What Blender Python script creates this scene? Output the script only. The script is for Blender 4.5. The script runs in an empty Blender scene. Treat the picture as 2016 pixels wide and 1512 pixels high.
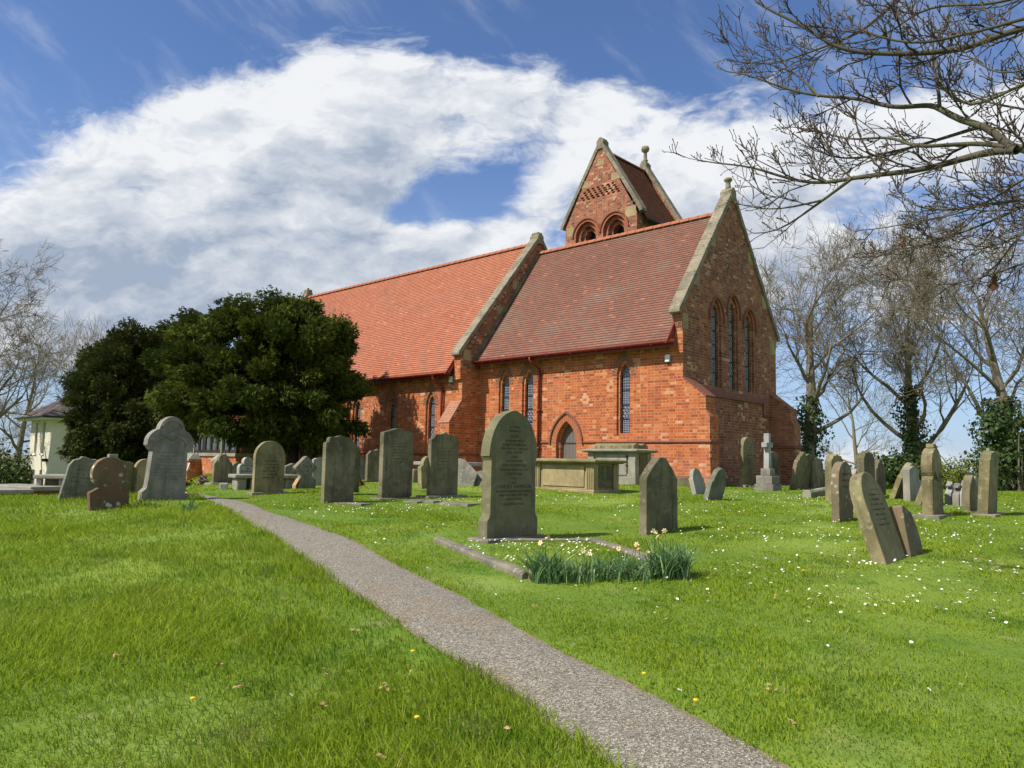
import bpy, bmesh, math, random
import numpy as np
from mathutils import Vector, Matrix
R=math.radians; PI=math.pi
sc=bpy.context.scene; col=sc.collection
rng=np.random.default_rng(7); random.seed(7)

# ------------------------------------------------------------------ camera
F,PITCH,ROLL,YAW=1512.,R(5.81),R(1.058),R(42.885)
CAM=np.array([0,0,1.6])
def camvec(px,py):
    qx=px*math.cos(ROLL)+py*math.sin(ROLL); qy=-px*math.sin(ROLL)+py*math.cos(ROLL)
    a,b,c=qx/F,1.0,-qy/F
    return np.array([a,b*math.cos(PITCH)-c*math.sin(PITCH),b*math.sin(PITCH)+c*math.cos(PITCH)])
def ray(x,y): return camvec(x-1008,y-756)
cam=bpy.data.objects.new('camera',bpy.data.cameras.new('camera')); col.objects.link(cam)
cam.data.sensor_width=36; cam.data.lens=F/2016*36; cam.data.clip_end=9000; cam.data.clip_start=.05
cam.matrix_world=Matrix.Translation(CAM)@Matrix.Rotation(PI/2+PITCH,4,'X')@Matrix.Rotation(ROLL,4,'Z')
sc.camera=cam
# ------------------------------------------------------------------ church axes, sun
Ev=np.array([math.cos(YAW),-math.sin(YAW),0]); Nv=np.array([math.sin(YAW),math.cos(YAW),0]); Sv=-Nv
ORG=np.array([4.701,21.0,0])
SUN_EL,SUN_WEST=R(47.5),R(19)
sh=Sv*math.cos(SUN_WEST)-Ev*math.sin(SUN_WEST)
SUN=np.array([sh[0]*math.cos(SUN_EL),sh[1]*math.cos(SUN_EL),math.sin(SUN_EL)])
sl=bpy.data.lights.new('sun','SUN'); sl.energy=5.0; sl.angle=R(.53); sl.color=(1,.93,.82)
so=bpy.data.objects.new('sun',sl); col.objects.link(so)
so.rotation_euler=Vector(SUN).to_track_quat('Z','Y').to_euler(); so.location=(-30,-20,50)
sc.view_settings.view_transform='Standard'; sc.view_settings.look='None'
sc.view_settings.exposure=0.30; sc.view_settings.gamma=1

# ------------------------------------------------------------------ node helper
class NT:
    def __init__(s,tree): s.t=tree; s.n=tree.nodes; s.l=tree.links
    def add(s,typ,ins=None,**kw):
        nd=s.n.new(typ)
        for k,v in kw.items(): setattr(nd,k,v)
        for k,v in (ins or {}).items():
            sk=nd.inputs[k]
            if hasattr(v,'is_linked') or hasattr(v,'links'): s.l.new(v,sk)
            else: sk.default_value=v
        return nd
    def math(s,op,a,b=0.0,c=0.0,clamp=False):
        nd=s.n.new('ShaderNodeMath'); nd.operation=op; nd.use_clamp=clamp
        for i,v in enumerate((a,b,c)):
            if hasattr(v,'links'): s.l.new(v,nd.inputs[i])
            else: nd.inputs[i].default_value=v
        return nd.outputs[0]
    def mix(s,f,a,b,mode='MIX'):
        nd=s.n.new('ShaderNodeMix'); nd.data_type='RGBA'; nd.blend_type=mode; nd.clamp_factor=True
        for i,v in ((0,f),(6,a),(7,b)):
            if hasattr(v,'links'): s.l.new(v,nd.inputs[i])
            else: nd.inputs[i].default_value=v if i==0 else (tuple(v)+(1,))[:4]
        return nd.outputs[2]
    def ramp(s,f,stops,interp='LINEAR'):
        nd=s.n.new('ShaderNodeValToRGB'); cr=nd.color_ramp; cr.interpolation=interp
        while len(cr.elements)<len(stops): cr.elements.new(.5)
        for e,(p,c) in zip(cr.elements,stops):
            e.position=p; e.color=(tuple(c)+(1,))[:4] if not isinstance(c,(int,float)) else (c,c,c,1)
        s.l.new(f,nd.inputs[0]); return nd.outputs[0]
    def noise(s,vec,scale,detail=4,rough=.55,dist=0.0,out=0):
        nd=s.add('ShaderNodeTexNoise',{'Scale':scale,'Detail':detail,'Roughness':rough,'Distortion':dist})
        if vec is not None: s.l.new(vec,nd.inputs['Vector'])
        return nd.outputs[out]
    def smooth(s,v,lo,hi):
        nd=s.n.new('ShaderNodeMapRange'); nd.interpolation_type='SMOOTHSTEP'
        s.l.new(v,nd.inputs[0]); nd.inputs[1].default_value=lo; nd.inputs[2].default_value=hi
        return nd.outputs[0]
    def sep(s,v):
        nd=s.n.new('ShaderNodeSeparateXYZ'); s.l.new(v,nd.inputs[0]); return nd.outputs
    def comb(s,x,y,z):
        nd=s.n.new('ShaderNodeCombineXYZ')
        for i,v in enumerate((x,y,z)):
            if hasattr(v,'links'): s.l.new(v,nd.inputs[i])
            else: nd.inputs[i].default_value=v
        return nd.outputs[0]
    def vmul(s,v,t):
        nd=s.n.new('ShaderNodeVectorMath'); nd.operation='MULTIPLY'; s.l.new(v,nd.inputs[0]); nd.inputs[1].default_value=t; return nd.outputs[0]

# ------------------------------------------------------------------ world: Nishita sky with cloud field in direction space
w=bpy.data.worlds.new('World'); sc.world=w; w.use_nodes=True
T=NT(w.node_tree); T.n.clear()
sky=T.add('ShaderNodeTexSky',sky_type='NISHITA',sun_disc=False,sun_elevation=SUN_EL,sun_rotation=math.atan2(SUN[0],SUN[1])%(2*PI),altitude=50,air_density=1.0,dust_density=.6,ozone_density=2.2)
tc=T.add('ShaderNodeTexCoord'); d=tc.outputs['Generated']
dx,dy,dz=T.sep(d)
ay=T.math('MAXIMUM',T.math('ABSOLUTE',dy),.08)
gx=T.math('DIVIDE',dx,ay); gz=T.math('DIVIDE',dz,ay)
nv=T.comb(T.math('MULTIPLY',gx,1.0),T.math('MULTIPLY',gz,1.7),T.math('MULTIPLY',dy,.15))
warp=T.vmul(T.add('ShaderNodeVectorMath',{0:T.noise(nv,3.0,5,.6,out=1),1:(.5,.5,.5)},operation='SUBTRACT').outputs[0],(.20,.20,.20))
wv=T.add('ShaderNodeVectorMath',{0:nv,1:warp},operation='ADD').outputs[0]
def voff(v,o): return T.add('ShaderNodeVectorMath',{0:v,1:o},operation='ADD').outputs[0]
n1=T.noise(wv,3.6,11,.62)
n1b=T.noise(voff(wv,(-.030,.045,0)),3.6,8,.58)
n2=T.noise(voff(wv,(3.1,1.7,0)),11,8,.62)
n2b=T.noise(voff(wv,(3.082,1.722,0)),11,7,.6)
n3=T.noise(voff(T.vmul(wv,(1,1.3,1)),(7.3,2.1,0)),2.9,8,.58)
n4=T.noise(voff(T.add('ShaderNodeVectorMath',{0:T.comb(T.math('ADD',T.math('MULTIPLY',gx,.8),T.math('MULTIPLY',gz,-.8)),T.math('MULTIPLY',T.math('ADD',gx,gz),3.2),0),1:warp},operation='ADD').outputs[0],(1.1,5.2,0)),2.2,8,.6)
def blob(x,y,rx,ry,rot,amp):
    """gaussian cloud bank: direction centre, angular half sizes"""
    dd=ray(x,y); cx,cz=dd[0]/dd[1],dd[2]/dd[1]; c,s_=math.cos(R(rot)),math.sin(R(rot))
    rx/=F; ry/=F
    ux=T.math('SUBTRACT',gx,cx); uz=T.math('SUBTRACT',gz,cz)
    a=T.math('ADD',T.math('MULTIPLY',ux,c/rx),T.math('MULTIPLY',uz,s_/rx))
    b=T.math('ADD',T.math('MULTIPLY',ux,-s_/ry),T.math('MULTIPLY',uz,c/ry))
    r2=T.math('ADD',T.math('MULTIPLY',a,a),T.math('MULTIPLY',b,b))
    return T.math('MULTIPLY',T.math('EXPONENT',T.math('MULTIPLY',r2,-1.0)),amp)
def blobs(lst):
    o=None
    for q in lst:
        v=blob(*q); o=v if o is None else T.math('ADD',o,v)
    return o
dens=blobs([(60,480,330,190,20,.95),(330,330,240,150,30,.9),(560,230,200,120,18,.85),(800,190,200,120,12,.9),(1010,230,190,100,0,.9),(430,440,330,150,8,.6),(760,330,200,70,20,.5),
 (420,580,560,120,3,.9),(690,400,150,80,30,.5),(1020,450,190,55,35,.75),(1200,190,110,70,50,.6),(1140,330,90,60,30,.5),(880,520,300,60,0,.7),
 (1330,300,110,130,10,.8),(1470,380,170,130,0,.9),(1700,285,300,80,12,.95),(2050,230,260,120,20,.9),(1650,530,460,150,0,1.0),(1620,905,300,30,0,.55),(60,650,260,80,0,.6),
 (845,408,75,30,12,-.46),(985,350,45,25,35,-.16),(925,385,60,30,20,-.10),(1330,110,110,80,40,-.25),(110,90,360,130,12,-.45),(1700,70,420,95,0,-.4),(1640,800,220,80,0,-.45)])
dens=T.math('MINIMUM',dens,1.15)
back=T.math('MULTIPLY',T.smooth(dy,-.05,-.3),.6)
dn=T.math('ADD',T.math('ADD',dens,back),T.math('MULTIPLY',T.math('SUBTRACT',n1,.5),2.6))
dn=T.math('ADD',dn,T.math('MULTIPLY',T.math('SUBTRACT',n2,.5),1.3))
alpha=T.smooth(dn,.28,.95)
# thin streaky cirrus between the banks
wisp=T.math('MULTIPLY',T.smooth(n4,.48,.80),.42)
alpha=T.math('MAXIMUM',alpha,wisp)
grey=blobs([(300,560,480,130,6,.62),(60,560,300,120,0,.28),(560,300,240,60,20,.25),(620,420,330,110,20,.45),(930,300,200,60,15,.22),(420,650,420,80,0,.5),(1700,560,460,150,0,.72),(1330,440,200,110,0,.5),(150,400,200,60,20,.22),(1020,210,160,40,0,.18)])
rel=T.math('ADD',T.math('MULTIPLY',T.math('SUBTRACT',n1b,n1),3.6),T.math('MULTIPLY',T.math('SUBTRACT',n2b,n2),1.1))
gf=T.math('ADD',T.math('ADD',T.math('MULTIPLY',grey,.85),rel),T.math('MULTIPLY',T.math('SUBTRACT',n3,.50),1.1))
gf=T.math('ADD',gf,T.math('MULTIPLY',T.smooth(dn,.75,1.7),.22),clamp=True)
ccol=T.mix(gf,(.72,.735,.76),(.30,.36,.46))
skyc=T.mix(1.0,sky.outputs[0],(.080,.093,.118),'MULTIPLY')
# high milky veil whitens the sky towards the horizon
skyc=T.mix(T.math('MULTIPLY',T.smooth(dz,.45,.0),.55),skyc,(.34,.45,.63))
fin=T.mix(alpha,skyc,ccol)
bg=T.add('ShaderNodeBackground',{'Color':fin,'Strength':1.0})
wo=T.add('ShaderNodeOutputWorld'); T.l.new(bg.outputs[0],wo.inputs[0])

# ------------------------------------------------------------------ terrain
def sst(v,a,b):
    t=np.clip((v-a)/(b-a),0,1); return t*t*(3-2*t)
def gz_(x,y):
    x=np.asarray(x,float); y=np.asarray(y,float)
    yy=np.maximum(y,-5)
    g=1.5*(1-np.exp(-yy/17))
    g=g-sst(-x,3,25)*sst(y,12,40)*1.2
    g=g-sst(y,13.2,20)*sst(-x/np.maximum(y,1),.38,.5)*1.3
    g=g-sst(y,18,40)*sst(x,4,14)*1.0
    g=g-sst(np.hypot(x,y-10),40,160)*9
    g=g+.02*np.sin(x*1.3+.6*y)*np.cos(y*.9-.4*x)+.03*np.sin(x*.37+1)*np.sin(y*.31)
    return g
def gz1(x,y): return float(gz_(x,y))
def gnd(px,py):
    dd=ray(px,py); k=1.0
    while k<120:
        P=CAM+k*dd
        if P[2]<gz1(P[0],P[1]):
            for _ in range(20):
                k-=.001*5
                Q=CAM+k*dd
                if Q[2]>gz1(Q[0],Q[1]): break
            return CAM+k*dd
        k+=.03
    return CAM+40*dd
def at(px,py,Y):
    dd=ray(px,py); return CAM+dd*(Y/dd[1])
def hitE(px,py,P):   # vertical plane through P facing east -> (north offset, z)
    dd=ray(px,py); k=((P-CAM)@Ev)/(dd@Ev); Q=CAM+k*dd; return float((Q-P)@Nv),float(Q[2])

# ------------------------------------------------------------------ mesh helpers
class MB:
    def __init__(s): s.v=[]; s.f=[]
    def quad(s,*p):
        i=len(s.v); s.v+= [tuple(q) for q in p]; s.f.append(tuple(range(i,i+len(p)))); return s
    def box(s,x0,x1,y0,y1,z0,z1):
        i=len(s.v)
        s.v+=[(x0,y0,z0),(x1,y0,z0),(x1,y1,z0),(x0,y1,z0),(x0,y0,z1),(x1,y0,z1),(x1,y1,z1),(x0,y1,z1)]
        s.f+=[tuple(i+k for k in q) for q in((0,3,2,1),(4,5,6,7),(0,1,5,4),(1,2,6,5),(2,3,7,6),(3,0,4,7))]; return s
    def prism(s,poly,to3,d0,d1):
        """poly 2d (ccw seen from d0 side), to3(a,b,d)->3d"""
        n=len(poly); i=len(s.v)
        s.v+=[to3(a,b,d0) for a,b in poly]+[to3(a,b,d1) for a,b in poly]
        s.f.append(tuple(range(i,i+n))); s.f.append(tuple(range(i+2*n-1,i+n-1,-1)))
        for k in range(n):
            q=(k+1)%n; s.f.append((i+q,i+k,i+n+k,i+n+q))
        return s
    def strip(s,A,B,closed=False):
        """quads between two equal-length loops"""
        n=len(A); i=len(s.v); s.v+=[tuple(p) for p in A]+[tuple(p) for p in B]
        for k in range(n if closed else n-1):
            q=(k+1)%n; s.f.append((i+k,i+q,i+n+q,i+n+k))
        return s
    def holed(s,outer,holes,to3):
        bm=bmesh.new(); es=[]
        for l in [outer]+holes:
            q=[]
            for a,b in l:
                if not q or abs(q[-1].co.x-a)+abs(q[-1].co.y-b)>1e-6: q.append(bm.verts.new((a,b,0)))
            if (q[0].co-q[-1].co).length<1e-6: bm.verts.remove(q.pop())
            es+=[bm.edges.new((q[k],q[(k+1)%len(q)])) for k in range(len(q))]
        bmesh.ops.triangle_fill(bm,edges=es,use_beauty=True,use_dissolve=False,normal=(0,0,1))
        bm.verts.index_update(); i=len(s.v); s.v+=[to3(v.co.x,v.co.y) for v in bm.verts]
        s.f+=[tuple(i+v.index for v in f.verts) for f in bm.faces]; bm.free(); return s
    def tube(s,pts,rad,n=8,cap=True):
        pts=[np.array(p,float) for p in pts]; m=len(pts); i=len(s.v)
        if not hasattr(rad,'__len__'): rad=[rad]*m
        up=None
        for k in range(m):
            t=pts[min(k+1,m-1)]-pts[max(k-1,0)]; t/=np.linalg.norm(t)+1e-9
            if up is None:
                up=np.array([0,0,1.]) if abs(t[2])<.9 else np.array([1.,0,0])
            b=np.cross(t,up); b/=np.linalg.norm(b)+1e-9; up=np.cross(b,t)
            for j in range(n):
                a=2*PI*j/n; s.v.append(tuple(pts[k]+rad[k]*(math.cos(a)*b+math.sin(a)*up)))
        for k in range(m-1):
            for j in range(n):
                q=(j+1)%n; s.f.append((i+k*n+j,i+k*n+q,i+(k+1)*n+q,i+(k+1)*n+j))
        if cap:
            s.f.append(tuple(i+j for j in range(n-1,-1,-1))); s.f.append(tuple(i+(m-1)*n+j for j in range(n)))
        return s
    def lathe(s,prof,c=(0,0,0),n=16):
        i=len(s.v); m=len(prof)
        for r,z in prof:
            for j in range(n):
                a=2*PI*j/n; s.v.append((c[0]+r*math.cos(a),c[1]+r*math.sin(a),c[2]+z))
        for k in range(m-1):
            for j in range(n):
                q=(j+1)%n; s.f.append((i+k*n+j,i+k*n+q,i+(k+1)*n+q,i+(k+1)*n+j))
        s.f.append(tuple(i+j for j in range(n-1,-1,-1))); s.f.append(tuple(i+(m-1)*n+j for j in range(n)))
        return s
    def add(s,o):
        i=len(s.v); s.v+=o.v; s.f+=[tuple(i+k for k in q) for q in o.f]; return s
    def build(s,name,mat,parent=None,smooth=False,fix=True,bevel=0):
        me=bpy.data.meshes.new(name); me.from_pydata(s.v,[],s.f)
        if fix:
            bm=bmesh.new(); bm.from_mesh(me); bmesh.ops.remove_doubles(bm,verts=bm.verts,dist=1e-5)
            bmesh.ops.recalc_face_normals(bm,faces=bm.faces); bm.to_mesh(me); bm.free()
        if smooth: me.polygons.foreach_set('use_smooth',[True]*len(me.polygons))
        return link(name,me,mat,parent,bevel)
def link(name,me,mat,parent=None,bevel=0):
    if mat is not None: me.materials.append(mat)
    o=bpy.data.objects.new(name,me); col.objects.link(o)
    if parent is not None: o.parent=parent
    if bevel:
        m=o.modifiers.new('bevel','BEVEL'); m.width=bevel; m.segments=2; m.limit_method='ANGLE'; m.angle_limit=R(40)
    return o
def npmesh(name,V,Fa,mat,parent=None,attr=None,smooth=False):
    """fast mesh from arrays; Fa (M,k); attr {name: per-vertex float}"""
    me=bpy.data.meshes.new(name); V=np.ascontiguousarray(V,np.float32); M,k=Fa.shape
    me.vertices.add(len(V)); me.vertices.foreach_set('co',V.ravel())
    me.loops.add(M*k); me.loops.foreach_set('vertex_index',np.ascontiguousarray(Fa,np.int32).ravel())
    me.polygons.add(M); me.polygons.foreach_set('loop_start',np.arange(M,dtype=np.int32)*k)
    if smooth: me.polygons.foreach_set('use_smooth',np.ones(M,bool))
    for an,av in (attr or {}).items():
        a=me.attributes.new(an,'FLOAT','POINT'); a.data.foreach_set('value',np.ascontiguousarray(av,np.float32))
    me.update(calc_edges=True); return link(name,me,mat,parent)
def tag(o,label,cat,group=None,kind=None):
    if label: o['label']=label
    if cat: o['category']=cat
    if group: o['group']=group
    if kind: o['kind']=kind
    return o
def empty(name,loc=(0,0,0),rz=0):
    o=bpy.data.objects.new(name,None); o.empty_display_size=.2; col.objects.link(o); o.location=loc; o.rotation_euler=(0,0,rz); return o

# ------------------------------------------------------------------ materials
def newmat(name):
    m=bpy.data.materials.new(name); m.use_nodes=True; t=NT(m.node_tree); t.n.clear()
    t.bs=t.add('ShaderNodeBsdfPrincipled',{'Roughness':.85,'Specular IOR Level':.25})
    t.out=t.add('ShaderNodeOutputMaterial'); t.l.new(t.bs.outputs[0],t.out.inputs[0]); return m,t
def setc(t,c,rough=None,bump=None,bs=.3,bd=.01):
    t.l.new(c,t.bs.inputs['Base Color'])
    if rough is not None:
        if hasattr(rough,'links'): t.l.new(rough,t.bs.inputs['Roughness'])
        else: t.bs.inputs['Roughness'].default_value=rough
    if bump is not None:
        b=t.add('ShaderNodeBump',{'Strength':bs,'Distance':bd,'Height':bump}); t.l.new(b.outputs[0],t.bs.inputs['Normal'])
def flat(name,c,rough=.6,var=.12,scale=8,metal=0):
    m,t=newmat(name); o=t.add('ShaderNodeTexCoord').outputs['Object']
    n=t.noise(o,scale,5); setc(t,t.mix(n,tuple(x*(1-var*2) for x in c),tuple(min(1,x*(1+var*2)) for x in c)),rough,n,.15,.004)
    t.bs.inputs['Metallic'].default_value=metal; return m
def brick_mat(name,stops,mortar,pale=.05,dirt=.35,worn=0.0):
    m,t=newmat(name); P=t.add('ShaderNodeTexCoord').outputs['Object']
    x,y,z=t.sep(P); xy=t.math('ADD',x,y)
    wob=t.noise(P,2.0,2); zz=t.math('ADD',z,t.math('MULTIPLY',t.math('SUBTRACT',wob,.5),.02))
    v=t.comb(xy,zz,0)
    def bt(mort,seed):
        nd=t.add('ShaderNodeTexBrick',{'Scale':1.0,'Mortar Size':mort,'Mortar Smooth':.25,'Brick Width':.232,'Row Height':.083,'Color1':(0,0,0,1),'Color2':(1,1,1,1),'Mortar':(.5,.5,.5,1),'Bias':0.0},offset=.5,offset_frequency=2,squash=.52,squash_frequency=2)
        t.l.new(v,nd.inputs['Vector']); return nd
    b=bt(.0065,0)
    big=t.noise(P,.45,4,.6); fine=t.noise(P,34,4,.65)
    # per-brick tone
    rnd=t.math('ADD',b.outputs['Color'],t.math('MULTIPLY',t.math('SUBTRACT',big,.5),.45),clamp=True)
    c=t.ramp(rnd,stops)
    c=t.mix(t.math('MULTIPLY',fine,.35),c,(.10,.035,.02))
    # soot and weather
    st=t.noise(t.vmul(P,(1,1,.35)),1.1,6,.65)
    c=t.mix(t.math('MULTIPLY',t.smooth(st,.5,.75),dirt),c,(.09,.045,.035))
    # pale replaced / salty bricks
    pl=t.noise(P,1.3,3,.6); sel=t.math('MULTIPLY',t.math('GREATER_THAN',b.outputs['Color'],.80),t.smooth(pl,.50,.62))
    c=t.mix(t.math('MULTIPLY',sel,.75),c,(.55,.33,.20))
    bl=t.noise(P,.8,5,.65); c=t.mix(t.math('MULTIPLY',t.smooth(bl,.50,.72),.30),c,(.50,.235,.13))
    run=t.noise(t.vmul(P,(5,5,.45)),1.0,5,.6); c=t.mix(t.math('MULTIPLY',t.smooth(run,.56,.74),dirt*.9),c,(.15,.055,.04))
    if worn:
        lo=t.math('MULTIPLY',t.smooth(z,2.4,1.0),t.smooth(t.noise(P,2.2,5),.35,.7)); c=t.mix(t.math('MULTIPLY',lo,worn),c,(.50,.30,.22))
    mort=t.mix(t.smooth(t.noise(P,3,4),.35,.65),mortar,tuple(k*.62 for k in mortar))
    c=t.mix(b.outputs['Fac'],c,mort)
    h=t.math('ADD',t.math('MULTIPLY',t.math('SUBTRACT',1.0,b.outputs['Fac']),1.0),t.math('MULTIPLY',fine,.5))
    setc(t,c,.9,h,.45,.008); return m
BR=[(0,(.25,.066,.034)),(.10,(.34,.080,.030)),(.42,(.43,.102,.030)),(.70,(.49,.128,.034)),(.92,(.53,.165,.050)),(1,(.55,.24,.11))]
M={}
M['brick']=brick_mat('brick_red',BR,(.50,.31,.18),worn=.35,dirt=.2)
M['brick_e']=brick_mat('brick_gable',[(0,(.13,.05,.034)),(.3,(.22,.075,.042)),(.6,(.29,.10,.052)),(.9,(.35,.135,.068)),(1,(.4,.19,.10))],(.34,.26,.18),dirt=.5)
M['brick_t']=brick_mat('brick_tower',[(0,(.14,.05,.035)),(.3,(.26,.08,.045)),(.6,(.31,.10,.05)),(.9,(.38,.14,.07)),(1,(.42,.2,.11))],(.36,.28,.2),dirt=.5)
def voussoir(name,c):
    m,t=newmat(name); P=t.add('ShaderNodeTexCoord').outputs['Object']
    n=t.noise(P,7,3); f=t.noise(P,40,3)
    setc(t,t.mix(t.math('MULTIPLY',f,.35),t.mix(n,tuple(k*.62 for k in c),tuple(min(1,k*1.3) for k in c)),(.08,.04,.03)),.9,f,.3,.006); return m
M['arch']=voussoir('arch_brick',(.37,.105,.045)); M['arch_d']=voussoir('hood_brick',(.22,.095,.065))
M['mortar']=flat('mortar',(.36,.21,.13),.95)
def tile_mat(name,stops,patch,pc,rowh,w=.17,z0=0.0,dirtc=(.10,.06,.05),dirt=.5):
    m,t=newmat(name); P=t.add('ShaderNodeTexCoord').outputs['Object']; x,y,z=t.sep(P)
    v=t.comb(t.math('ADD',x,y),t.math('SUBTRACT',z,z0),0)
    b=t.add('ShaderNodeTexBrick',{'Vector':v,'Scale':1.0,'Mortar Size':.003,'Mortar Smooth':.1,'Brick Width':w,'Row Height':rowh,'Color1':(0,0,0,1),'Color2':(1,1,1,1),'Mortar':(.3,.3,.3,1)},offset=.5)
    big=t.noise(t.vmul(P,(.35,.35,.6)),1.0,5,.6); fine=t.noise(P,30,4,.6)
    rnd=t.math('ADD',t.math('MULTIPLY',b.outputs['Color'],.42),t.math('MULTIPLY',t.math('ADD',big,t.math('MULTIPLY',t.noise(P,6,3),.4)),.55),clamp=True)
    c=t.ramp(rnd,stops)
    c=t.mix(t.math('MULTIPLY',t.smooth(big,.48,.68),patch),c,pc)
    st=t.noise(t.vmul(P,(1.2,.5,.5)),1.6,7,.7)
    c=t.mix(t.math('MULTIPLY',t.smooth(st,.54,.72),dirt),c,dirtc); mo=t.noise(P,5.5,6,.7); c=t.mix(t.math('MULTIPLY',t.math('MULTIPLY',t.smooth(mo,.60,.70),t.smooth(big,.40,.60)),.55),c,(.12,.11,.075))
    c=t.mix(t.math('MULTIPLY',t.math('GREATER_THAN',b.outputs['Color'],.985),.55),c,tuple(min(1,k*1.25) for k in stops[-1][1]))
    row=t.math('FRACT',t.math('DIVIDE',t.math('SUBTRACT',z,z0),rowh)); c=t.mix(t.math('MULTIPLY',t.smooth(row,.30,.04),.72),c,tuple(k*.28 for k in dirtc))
    c=t.mix(t.math('MULTIPLY',b.outputs['Fac'],.55),c,(.05,.025,.02)); c=t.mix(t.math('MULTIPLY',fine,.2),c,(.12,.06,.05))
    setc(t,c,.85,t.math('ADD',t.math('MULTIPLY',b.outputs['Fac'],-1),t.math('MULTIPLY',fine,.4)),.4,.01); return m
ROWH=.0865
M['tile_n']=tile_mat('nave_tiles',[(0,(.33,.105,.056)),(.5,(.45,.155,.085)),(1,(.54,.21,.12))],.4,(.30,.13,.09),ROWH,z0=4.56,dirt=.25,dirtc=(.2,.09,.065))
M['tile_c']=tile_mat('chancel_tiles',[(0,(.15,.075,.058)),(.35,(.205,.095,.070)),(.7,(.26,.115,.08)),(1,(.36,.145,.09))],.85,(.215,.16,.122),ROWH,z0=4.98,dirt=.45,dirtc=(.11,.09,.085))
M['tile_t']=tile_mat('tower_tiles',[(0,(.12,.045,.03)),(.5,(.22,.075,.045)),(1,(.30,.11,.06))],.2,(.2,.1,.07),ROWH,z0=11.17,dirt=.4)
M['ridge']=voussoir('ridge_tile',(.42,.15,.08))
def stone_mat(name,base,dark,lich,lichc=(.42,.40,.30),streak=.5,spots=0,spotc=(.6,.58,.5),rust=0,rustc=(.25,.11,.05),algae=.4):
    m,t=newmat(name); tcn=t.add('ShaderNodeTexCoord'); P0=tcn.outputs['Object']
    oi=t.add('ShaderNodeObjectInfo').outputs['Random']
    off=t.comb(t.math('MULTIPLY',oi,17.3),t.math('MULTIPLY',oi,5.1),t.math('MULTIPLY',oi,9.7))
    P=t.add('ShaderNodeVectorMath',{0:P0,1:off},operation='ADD').outputs[0]
    n=t.noise(P,2.2,6,.62); c=t.mix(t.smooth(n,.32,.68),dark,base)
    s_=t.noise(t.vmul(P,(9,9,.7)),1.0,5,.6); c=t.mix(t.math('MULTIPLY',t.smooth(s_,.5,.72),streak),c,tuple(k*.5 for k in dark))
    a=t.noise(P,1.6,4,.6); c=t.mix(t.math('MULTIPLY',t.smooth(a,.45,.7),algae),c,(.12,.13,.055))
    l=t.noise(P,11,7,.7); c=t.mix(t.math('MULTIPLY',t.smooth(l,.56,.64),lich),c,lichc)
    if spots:
        vo=t.add('ShaderNodeTexVoronoi',{'Vector':P,'Scale':9.0}); k=t.math('MULTIPLY',t.smooth(vo.outputs['Distance'],.34,.25),t.smooth(t.noise(P,3,3),.5,.6))
        c=t.mix(t.math('MULTIPLY',k,spots),c,spotc)
    if rust:
        r_=t.noise(P,3.1,6,.65); c=t.mix(t.math('MULTIPLY',t.smooth(r_,.42,.6),rust),c,rustc)
    f=t.noise(P,55,5,.7); c=t.mix(t.math('MULTIPLY',f,.3),c,tuple(k*.45 for k in dark))
    setc(t,c,.92,t.math('ADD',f,t.math('MULTIPLY',l,.9)),.75,.009); return m
M['s_green']=stone_mat('sandstone_green',(.25,.225,.135),(.135,.13,.075),.22,algae=.5)
M['s_olive']=stone_mat('sandstone_olive',(.32,.27,.145),(.15,.13,.065),.38,lichc=(.50,.46,.33),algae=.4,streak=.7)
M['s_dark']=stone_mat('sandstone_dark',(.24,.21,.13),(.095,.085,.05),.32,lichc=(.40,.37,.26),algae=.35,streak=.75)
M['s_grey']=stone_mat('limestone_grey',(.31,.295,.255),(.165,.15,.125),.35,lichc=(.42,.41,.36),algae=.1,streak=.6)
M['s_lich']=stone_mat('lichened_grey',(.24,.235,.19),(.12,.115,.085),.6,lichc=(.38,.39,.36),algae=.3)
M['s_red']=stone_mat('red_lichen_stone',(.22,.155,.095),(.12,.085,.055),.45,lichc=(.24,.22,.15),rust=.6,rustc=(.17,.085,.045),spots=.95,algae=.2)
M['s_pale']=stone_mat('pale_stone',(.36,.34,.28),(.23,.22,.175),.3,lichc=(.44,.42,.36),algae=.2,streak=.45)
M['s_white']=stone_mat('white_marble',(.42,.42,.405),(.26,.26,.25),.25,lichc=(.3,.3,.27),algae=.06,streak=.5)
M['s_buff']=stone_mat('buff_stone',(.42,.335,.18),(.27,.215,.115),.2,lichc=(.42,.38,.28),algae=.25,streak=.4)
M['s_rust']=stone_mat('stained_stone',(.24,.20,.13),(.13,.105,.07),.5,lichc=(.36,.33,.26),rust=.3,rustc=(.22,.11,.05),algae=.35,spots=.5)
M['s_cope']=stone_mat('coping_stone',(.29,.25,.175),(.16,.14,.10),.45,lichc=(.44,.38,.22),algae=.06,spots=.35)
M['s_orange']=stone_mat('orange_lichen',(.42,.32,.2),(.3,.22,.13),.4,lichc=(.6,.28,.05),rust=.8,rustc=(.55,.24,.04),algae=0)
M['kerb']=stone_mat('kerb_stone',(.29,.255,.195),(.14,.13,.10),.5,lichc=(.45,.43,.37),algae=.4)
M['letter']=flat('letter_dark',(.065,.064,.04),.9); M['worn']=flat('worn_incision',(.075,.07,.045),.95); M['letter_l']=flat('letter_grey',(.16,.155,.14),.9)
M['red_iron']=flat('oxide_red_paint',(.17,.022,.016),.42,.2)
M['lead']=flat('leading',(.36,.38,.43),.45,.15); M['iron']=flat('window_iron',(.03,.032,.038),.6)
def glass_mat(name,c,rough=.12):
    m,t=newmat(name); P=t.add('ShaderNodeTexCoord').outputs['Object']; n=t.noise(P,9,3)
    setc(t,t.mix(n,tuple(k*.3 for k in c),c),rough,t.noise(P,5,2),.3,.02); t.bs.inputs['Specular IOR Level'].default_value=.5; return m
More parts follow.
